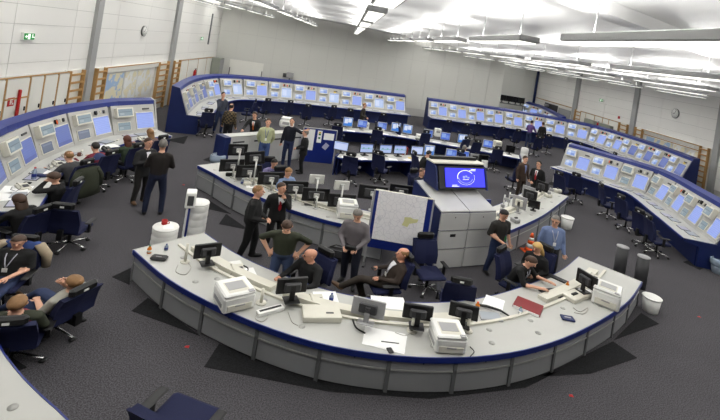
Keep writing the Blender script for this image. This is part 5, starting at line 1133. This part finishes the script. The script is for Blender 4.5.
    def strip(pts, m, name):                                   # pts: left and right (x, s) pairs, down the chest
        vs_ = [chest(x, s) for pr_ in pts for x, s in pr_]; n_ = len(pts); vs2 = vs_ + [q - fw * .008 for q in vs_]; o = 2 * n_
        fs_ = [(2 * i, 2 * i + 1, 2 * i + 3, 2 * i + 2) for i in range(n_ - 1)] + [(o + 2 * i, o + 2 * i + 2, o + 2 * i + 3, o + 2 * i + 1) for i in range(n_ - 1)]
        MB().add(vs2, fs_, 0, True).build(name, m, t)
    for q in extras:
        if q[0] == 'shirtfront': strip([((-.05, .50), (.05, .50)), ((-.045, .44), (.045, .44)), ((-.035, .34), (.035, .34)), ((-.018, .24), (.018, .24)), ((-.005, .17), (.005, .17))], q[1], 'shirt_front')
        if q[0] == 'tie':
            fw_ = fw; strip2 = [((-.014, .48), (.014, .48)), ((-.018, .40), (.018, .40)), ((-.026, .30), (.026, .30)), ((-.03, .18), (.03, .18)), ((-.004, .13), (.004, .13))]
            vs_ = [chest(x, s) + fw * .007 for pr_ in strip2 for x, s in pr_]; MB().add(vs_ + [k - fw * .006 for k in vs_], [(2 * i, 2 * i + 1, 2 * i + 3, 2 * i + 2) for i in range(4)] + [(10 + 2 * i, 12 + 2 * i, 13 + 2 * i, 11 + 2 * i) for i in range(4)], 0, True).build('tie', q[1], t)
        if q[0] == 'lanyard':
            a = [chest(-.06, .50), chest(-.045, .42), chest(-.02, .30), chest(0, .22)]; b_ = [chest(.06, .50), chest(.045, .42), chest(.02, .30), chest(0, .22)]; ln = MB(); ln.tube([k + fw * .004 for k in a], .007, 5); ln.tube([k + fw * .004 for k in b_], .007, 5); ln = ln.build('lanyard', q[1], t)
            c = chest(0, .18) + fw * .008; MB().box((0, 0, 0), (.06, .008, .085), M=Matrix.Translation(c)).build('badge', M_white, ln)
        if q[0] == 'collar': MB().loft([ring(nk - sp * .03, ax, fw, .075, .072), ring(nk + sp * .02, ax, fw, .066, .066), ring(nk + sp * .02, ax, fw, .058, .058), ring(nk - sp * .03, ax, fw, .058, .058)], 0, True, False).build('collar', q[1], t)
        if q[0] == 'glasses':
            g_ = MB()
            for s in (-1, 1): g_.tube([hc + hx * (s * .032 + .022 * math.cos(k)) + hu * (.012 + .017 * math.sin(k)) + hf * .1 for k in [2 * PI * i / 8 for i in range(9)]], .004, 4); g_.tube([hc + hx * (s * .054) + hf * .1 + hu * .015, hc + hx * (s * .08) + hu * .015], .004, 4)
            g_.build('glasses', M_dark, t)
        if q[0] == 'belt': MB().loft([ring(hip + sp * .03, ax, fw, .172, .128), ring(hip + sp * .06, ax, fw, .170, .126), ring(hip + sp * .06, ax, fw, .15, .11), ring(hip + sp * .03, ax, fw, .15, .11)], 0, True, False).build('belt', M_dark, t)
        if q[0] == 'stripe': strip([((-.15, .40), (.15, .40)), ((-.155, .36), (.155, .36)), ((-.155, .32), (.155, .32))], q[1], 'chest_band')
        if q[0] == 'yoke': MB().loft([ring(hip + sp * s, ax, fw, w, d) for s, w, d in ((.36, .20, .14), (.43, .205, .13), (.50, .16, .11), (.545, .08, .08))], 0, True, False).build('shoulder_yoke', q[1], t)
    return t
TMPS = bpy.data.scenes.new('tmp'); TMP = TMPS.collection; TVL = TMPS.view_layers[0]
C = cloth
black, jean, dsuit = C('black', (11, 11, 12)), C('jeans', (34, 46, 78)), C('charcoal', (34, 34, 35))
navy, olive, brown = C('navy', (15, 20, 38)), C('olive', (44, 48, 34)), C('brown', (44, 33, 26))
dk = C('dark_trousers', (18, 18, 21)); M_tie = C('tie_red', (150, 24, 34)); M_tieo = C('tie_orange', (206, 110, 50)); M_shirtw = C('white_shirt', (222, 222, 224)); M_shoeb = mat('shoe_brown', (92, 66, 44), .6)
def at_head(x, y, yaw, pose, le, tall=1.0):
    """floor position of a person whose head centre is seen at a pixel"""
    a = math.radians(yaw); l = math.radians(le); sit = pose == 'sit'
    hz = (.53 if sit else .93) + .70 * math.cos(l) + .02; hy = (.06 if sit else 0) - .70 * math.sin(l) - .03; sz = 1
    for _ in range(4):
        q = G(x, y, hz * sz); k = SXY(FPX * HC / q.y); p = Vector((q.x + math.sin(a) * hy * k, q.y - math.cos(a) * hy * k, 0)); sz = (SZ(FPX * HC / p.y) * 1.03 if sit else SC(p)) * tall
    return p
def stand(head, feet, yaw, label, shirt, pants, **k):
    p = G(*feet); u, v = uv(*head); zh = HC - v * p.y / FPX; l = math.radians(k.get('lean', 0)); tall = zh / ((.95 + .70 * math.cos(l)) * SC(p))
    return person(p, yaw, label, shirt, pants, tall=max(.85, min(1.15, tall)), **k)
def free(head, yaw, label, shirt, pants, **k):
    p = at_head(*head, yaw, 'stand', k.get('lean', 0)); return person(p, yaw, label, shirt, pants, **k)
def seated(head, yaw, label, shirt, pants, ch=None, chyaw=None, **k):
    p = at_head(*head, yaw, 'sit', k.get('lean', 0) - k.get('recline', 0)); person(p, yaw, label, shirt, pants, pose='sit', **k)
    if ch: chair(p, yaw if chyaw is None else chyaw, ch)
    return p
grey, lgreen, lilac, blue_s = C('grey_shirt', (98, 93, 96)), C('pale_green', (172, 176, 138)), C('lilac', (124, 116, 156)), C('light_blue', (104, 120, 156))
slate, hood, tee, redj, greenj = C('slate', (58, 62, 74)), C('hoodie_grey', (62, 62, 64)), C('tee_sand', (158, 156, 146)), C('red_jacket', (104, 26, 44)), C('green_knit', (44, 58, 40))
purple, brownj, dtee, sky = C('purple', (92, 66, 120)), C('brown_jacket', (64, 48, 38)), C('dark_tee', (34, 32, 29)), C('sky', (120, 140, 176))
M_lan = mat('lanyard_pale', (176, 176, 186), .6); M_lanb = mat('lanyard_blue', (40, 60, 140), .6)
# left console, seated row
seated((18, 200), -105, 'woman with long brown hair in black, seated at the console end', black, dk, 'blue swivel chair of the woman with long brown hair', hair='brown', hstyle='long', arms=('desk', 'desk'), lean=18)
seated((54, 177.5), -80, 'person in black with hand to forehead, seated sideways in blue jeans', black, jean, 'blue swivel chair of the person with hand to forehead', hair='brown', hstyle='bob', arms=('lap', 'head'), lean=8, look=25, nod=25)
seated((68, 156), -105, 'person in grey hooded top with cropped hair, seated at the console', hood, dk, 'blue swivel chair draped with an olive coat', hair='fair', hstyle='crew', arms=('desk', 'desk'), lean=18)
seated((94.5, 147), -108, 'person in dark red jacket with blue shoulders, seated at the console', redj, dk, 'blue swivel chair of the person in dark red jacket', hair='dark', arms=('desk', 'desk'), lean=20, extras=(('yoke', C('blue_yoke', (44, 54, 92))),))
seated((126.5, 140), -115, 'woman with long auburn hair in dark green, seated at the console', greenj, dk, 'blue swivel chair of the woman with auburn hair', hair='auburn', hstyle='long', arms=('desk', 'desk'), lean=16)
seated((149.5, 133), -115, 'woman with long fair hair leaning onto the console worktop', C('patterned', (120, 96, 92)), dk, 'blue swivel chair of the woman with long fair hair', hair='fair', hstyle='long', arms=('desk', 'desk'), lean=22)
# coat on the chair of the hoodie person
cp_ = at_head(68, 156, -105, 'sit', 18); a = math.radians(-105); cq = Vector((cp_.x - math.sin(a) * .46, cp_.y + math.cos(a) * .46, 0))
t = thing('hung_coat', 'olive green coat hung over the back of a blue chair', 'coat', cq, a); kk = SXY(FPX * HC / cq.y); t.scale = (kk, kk, SZ(FPX * HC / cq.y)); cb = MB(); R_ = []
for z, w, d, o in ((1.10, .16, .05, 0), (1.06, .25, .09, 0), (.85, .30, .11, .01), (.55, .33, .12, .03), (.28, .35, .10, .05), (.26, .30, .06, .05)): R_.append([Vector((w * math.cos(q) * (1 + .05 * math.sin(5 * q)), o + d * math.sin(q), z)) for q in [2 * PI * i / 18 for i in range(18)]])
cb.loft(R_).build('coat_body', olive, t)
for sx in (-1, 1): MB().tube([(sx * .22, .02, 1.04), (sx * .33, .04, .8), (sx * .33, .06, .5)], [.06, .065, .055], 8).build('coat_sleeve', olive, t)
# standing pair by the consoles
stand((150.5, 143.5), (138, 203), 60, 'man in dark grey suit standing behind the man in black sweater', dsuit, C('suit_trousers', (40, 38, 36)), hair='brown', arms=('fold', 'fold'), shoes=M_shoeb, extras=(('skirtjacket',), ('shirtfront', M_shirtw)))
stand((159, 145), (152, 214), -155, 'grey-haired man in black sweater and jeans, arms folded, back turned', C('black_sweater', (24, 18, 16)), C('dark_jeans', (19, 26, 50)), hair='grey', arms=('fold', 'fold'), legs='wide', fat=1.08)
# foreground left group
seated((18.5, 242), 10, 'young man in black t-shirt with lanyard, seated with a jacket behind him', black, jean, 'blue swivel chair with a blue and beige jacket over it', hair='brown', arms=('lap', 'lap'), sleeve=False, recline=14, look=20, nod=15, extras=(('lanyard', M_lan),))
cp_ = at_head(18.5, 242, 10, 'sit', -14); a = math.radians(10); cq = Vector((cp_.x - math.sin(a) * .42, cp_.y + math.cos(a) * .42, 0))
t = thing('hung_jacket', 'blue and beige jacket hung over the chair of the young man', 'jacket', cq, a); kk = SXY(FPX * HC / cq.y) * .9; t.scale = (kk, kk, SZ(FPX * HC / cq.y)); R_ = []
for z, w, d, o in ((1.16, .14, .05, .03), (1.10, .24, .08, .02), (.85, .29, .10, .0), (.55, .30, .10, .0), (.5, .27, .07, 0)): R_.append([Vector((w * math.cos(q), o + d * math.sin(q), z)) for q in [2 * PI * i / 18 for i in range(18)]])
cb = MB(); cb.loft(R_); cb.build('jacket_body', C('jacket_blue', (54, 74, 128)), t)
for sx in (-1, 1): MB().tube([(sx * .24, -.02, 1.1), (sx * .36, -.02, .85), (sx * .36, .0, .55)], [.07, .075, .06], 8).build('jacket_sleeve', C('jacket_beige', (158, 144, 122)), t)
seated((74, 283), -108, 'man in sand coloured t-shirt reclining, hand at his mouth, legs crossed', tee, jean, 'blue swivel chair of the man in sand coloured t-shirt', hair='fair', arms=('mouth', 'lap'), sleeve=False, recline=14, legs='out', shoes=M_shoeb)
seated((17.5, 304), -158, 'fair-haired person in olive and red seen from behind, headset band over the hair', olive, jean, 'blue swivel chair with its back to the gallery desk', hair='fair', arms=('lap', 'lap'), recline=6, extras=(('yoke', C('red_yoke', (130, 24, 40))),))
# back of the hall
stand((221, 95), (217, 133.5), 35, 'man in slate shirt and jeans with hand to his mouth, by the curved console', slate, jean, hair='dark', hstyle='crew', arms=('chin', 'down'), legs='step')
free((231.7, 107), 175, 'man in checked shirt seen from behind, near the counter end', M_plaid, dk, hair='dark', hstyle='crew', arms=('down', 'down'), fat=1.1)
free((254.5, 115.5), -5, 'man in charcoal jacket with orange tie leaning on the counter', dsuit, dk, hair='brown', arms=('rail', 'rail'), lean=18, extras=(('shirtfront', M_shirtw), ('tie', M_tieo)))
stand((267.8, 122.5), (260.5, 171), 15, 'man in pale green sweater with hands behind back, before the counter', lgreen, C('mid_jeans', (58, 78, 124)), hair='brown', arms=('back', 'back'), extras=(('collar', lgreen), ('lanyard', M_lanb)))
stand((289.7, 121.5), (285, 167.5), -5, 'man in navy sweater resting one arm on the notice partition', C('navy_sweater', (11, 14, 28)), C('blue_jeans', (34, 44, 78)), hair='dark', hstyle='crew', arms=('down', 'out'), extras=(('collar', M_shirtw),), fat=1.12)
stand((304.5, 133), (300, 173), -75, 'bald man in black suit standing by the notice partition', black, black, hair='grey', hstyle='ring', arms=('front', 'front'), fat=1.05, extras=(('skirtjacket',), ('collar', M_shirtw)))
seated((274.5, 163.5), 30, 'man in lilac shirt resting chin on hand behind the monitors', lilac, dk, 'blue swivel chair of the man in lilac shirt', hair='dark', arms=('desk', 'chin'), lean=14, nod=15)
seated((288.5, 172.5), 40, 'person in light blue shirt almost hidden behind the middle monitors', sky, dk, 'blue swivel chair of the person in light blue behind monitors', hair='fair', arms=('desk', 'desk'), lean=10, nod=20)
free((364.7, 105.5), 75, 'man in dark brown jacket standing at the back console end', C('dark_brown', (44, 40, 34)), dk, hair='fair', hstyle='crew', arms=('front', 'front'), extras=(('skirtjacket',),))
seated((429, 154), 110, 'man in black suit bending over the first row desk', black, dk, 'blue swivel chair of the man in black at the row desk', hair='dark', arms=('desk', 'desk'), lean=22, nod=15)
seated((422, 172.5), 45, 'man in dark suit with blue shirt seated beside the display box', navy, dk, 'blue swivel chair of the man beside the display box', hair='brown', hstyle='crew', arms=('lap', 'lap'), nod=10, extras=(('shirtfront', sky), ('tie', navy)))
seated((464.5, 148.5), 150, 'grey-haired man in pale shirt seated at blue screens', C('pale_blue', (150, 164, 180)), dk, 'blue swivel chair of the grey-haired man at blue screens', hair='grey', hstyle='short', arms=('desk', 'desk'), lean=8)
free((532, 122.5), 140, 'person in purple shirt leaning over the long console', purple, jean, hair='dark', arms=('rail', 'rail'), lean=10)
free((543, 124), 185, 'person in dark coat standing at the long console next to purple shirt', C('dark_coat', (34, 32, 30)), dk, hair='brown', arms=('down', 'down'), extras=(('skirtjacket',),))
stand((526, 159.5), (518.5, 199), 25, 'man in brown jacket over blue shirt standing by the white column', brownj, C('brown_trousers', (46, 36, 30)), hair='brown', arms=('down', 'down'), extras=(('skirtjacket',), ('shirtfront', C('blue_shirt', (112, 126, 170)))))
free((538.8, 164.5), -45, 'man in black suit and red tie with glasses talking to brown jacket', black, black, hair='dark', arms=('front', 'down'), extras=(('skirtjacket',), ('shirtfront', M_shirtw), ('tie', M_tie), ('glasses',)))
# between the two curved desks
stand((262.5, 192.5), (246, 259), 95, 'man with crewcut in black shirt and trousers standing with clasped hands', black, C('black_trousers', (9, 9, 10)), hair='fair', hstyle='crew', arms=('front', 'front'), legs='step', fat=1.2)
stand((283.5, 188), (272, 246), 25, 'man in black suit with dark red tie, hand on his chin', black, black, hair='brown', arms=('down', 'chin'), look=30, extras=(('skirtjacket',), ('shirtfront', M_shirtw), ('tie', M_tie)))
stand((294.5, 222.5), (277, 293), 5, 'man in olive shirt and jeans looking down, hands on hips', olive, C('faded_jeans', (62, 76, 108)), hair='brown', arms=('hips', 'hips'), lean=12, nod=40, fat=1.08, sleeve=False)
seated((310, 256), -35, 'bald man with glasses in black shirt seated at the front desk', black, dk, 'blue swivel chair of the bald man in black', hair='grey', hstyle='none', arms=('desk', 'desk'), lean=4, look=-35, fat=1.15, skin=1, extras=(('glasses',),))
stand((366.5, 215.5), (347, 284), -10, 'man in grey shirt looking down at a device held in both hands', grey, C('indigo_jeans', (16, 20, 36)), hair='grey', arms=('low', 'low'), nod=35, legs='step', extras=(('belt',),))
seated((403, 255), -70, 'man in brown suit leaning back in a chair with crossed legs', brown, C('brown_suit_trousers', (40, 32, 25)), 'blue swivel chair of the man in brown suit', hair='fair', hstyle='ring', arms=('rest', 'lap'), recline=18, legs='cross', shoes=M_shoeb, extras=(('shirtfront', M_shirtw), ('lanyard', M_lan)), skin=1)
stand((513.5, 216), (493, 275), 25, 'young man in dark t-shirt and jeans holding a small bottle', dtee, jean, hair='dark', arms=('front', 'down'), nod=25, sleeve=False, legs='step')
stand((557.5, 221), (545, 284), 0, 'grey-haired man in light blue shirt with lanyard standing behind a chair', blue_s, dk, hair='grey', arms=('down', 'down'), look=-30, nod=15, fat=1.12, extras=(('lanyard', M_lan), ('glasses',)))
seated((537.5, 248), -50, 'blonde woman in black seated behind the man in black t-shirt', black, black, 'tall-backed blue swivel chair of the blonde woman', hair='blonde', hstyle='long', arms=('lap', 'lap'), nod=20)
seated((531.5, 262), 50, 'man in black t-shirt writing at the front desk beside a red binder', black, jean, 'blue swivel chair of the man writing at the front desk', hair='brown', arms=('desk', 'desk'), lean=22, nod=25, sleeve=False, extras=(('lanyard', M_lan),))
# things in hands
p = G(345, 284); tag(MB().rbox((0, 0, 0), (.26, .05, .10), .02).build('handheld_device', M_dark, None, WY(350.5, 248, p.y - .38), -.17), 'black device held by the man in grey shirt', 'device')
p = G(493, 275); o = WY(505.5, 239, p.y - .30); t = thing('held_bottle', 'small dark bottle in the hand of the young man', 'bottle', o); MB().lathe([(.02, -.06), (.025, -.05), (.025, .03), (.012, .06), (.012, .08)], 10).build('body', M_green, t); MB().cyl((0, 0, .08), (0, 0, .095), .014, n=8).build('cap', M_blue, t)
bpy.data.scenes.remove(TMPS)
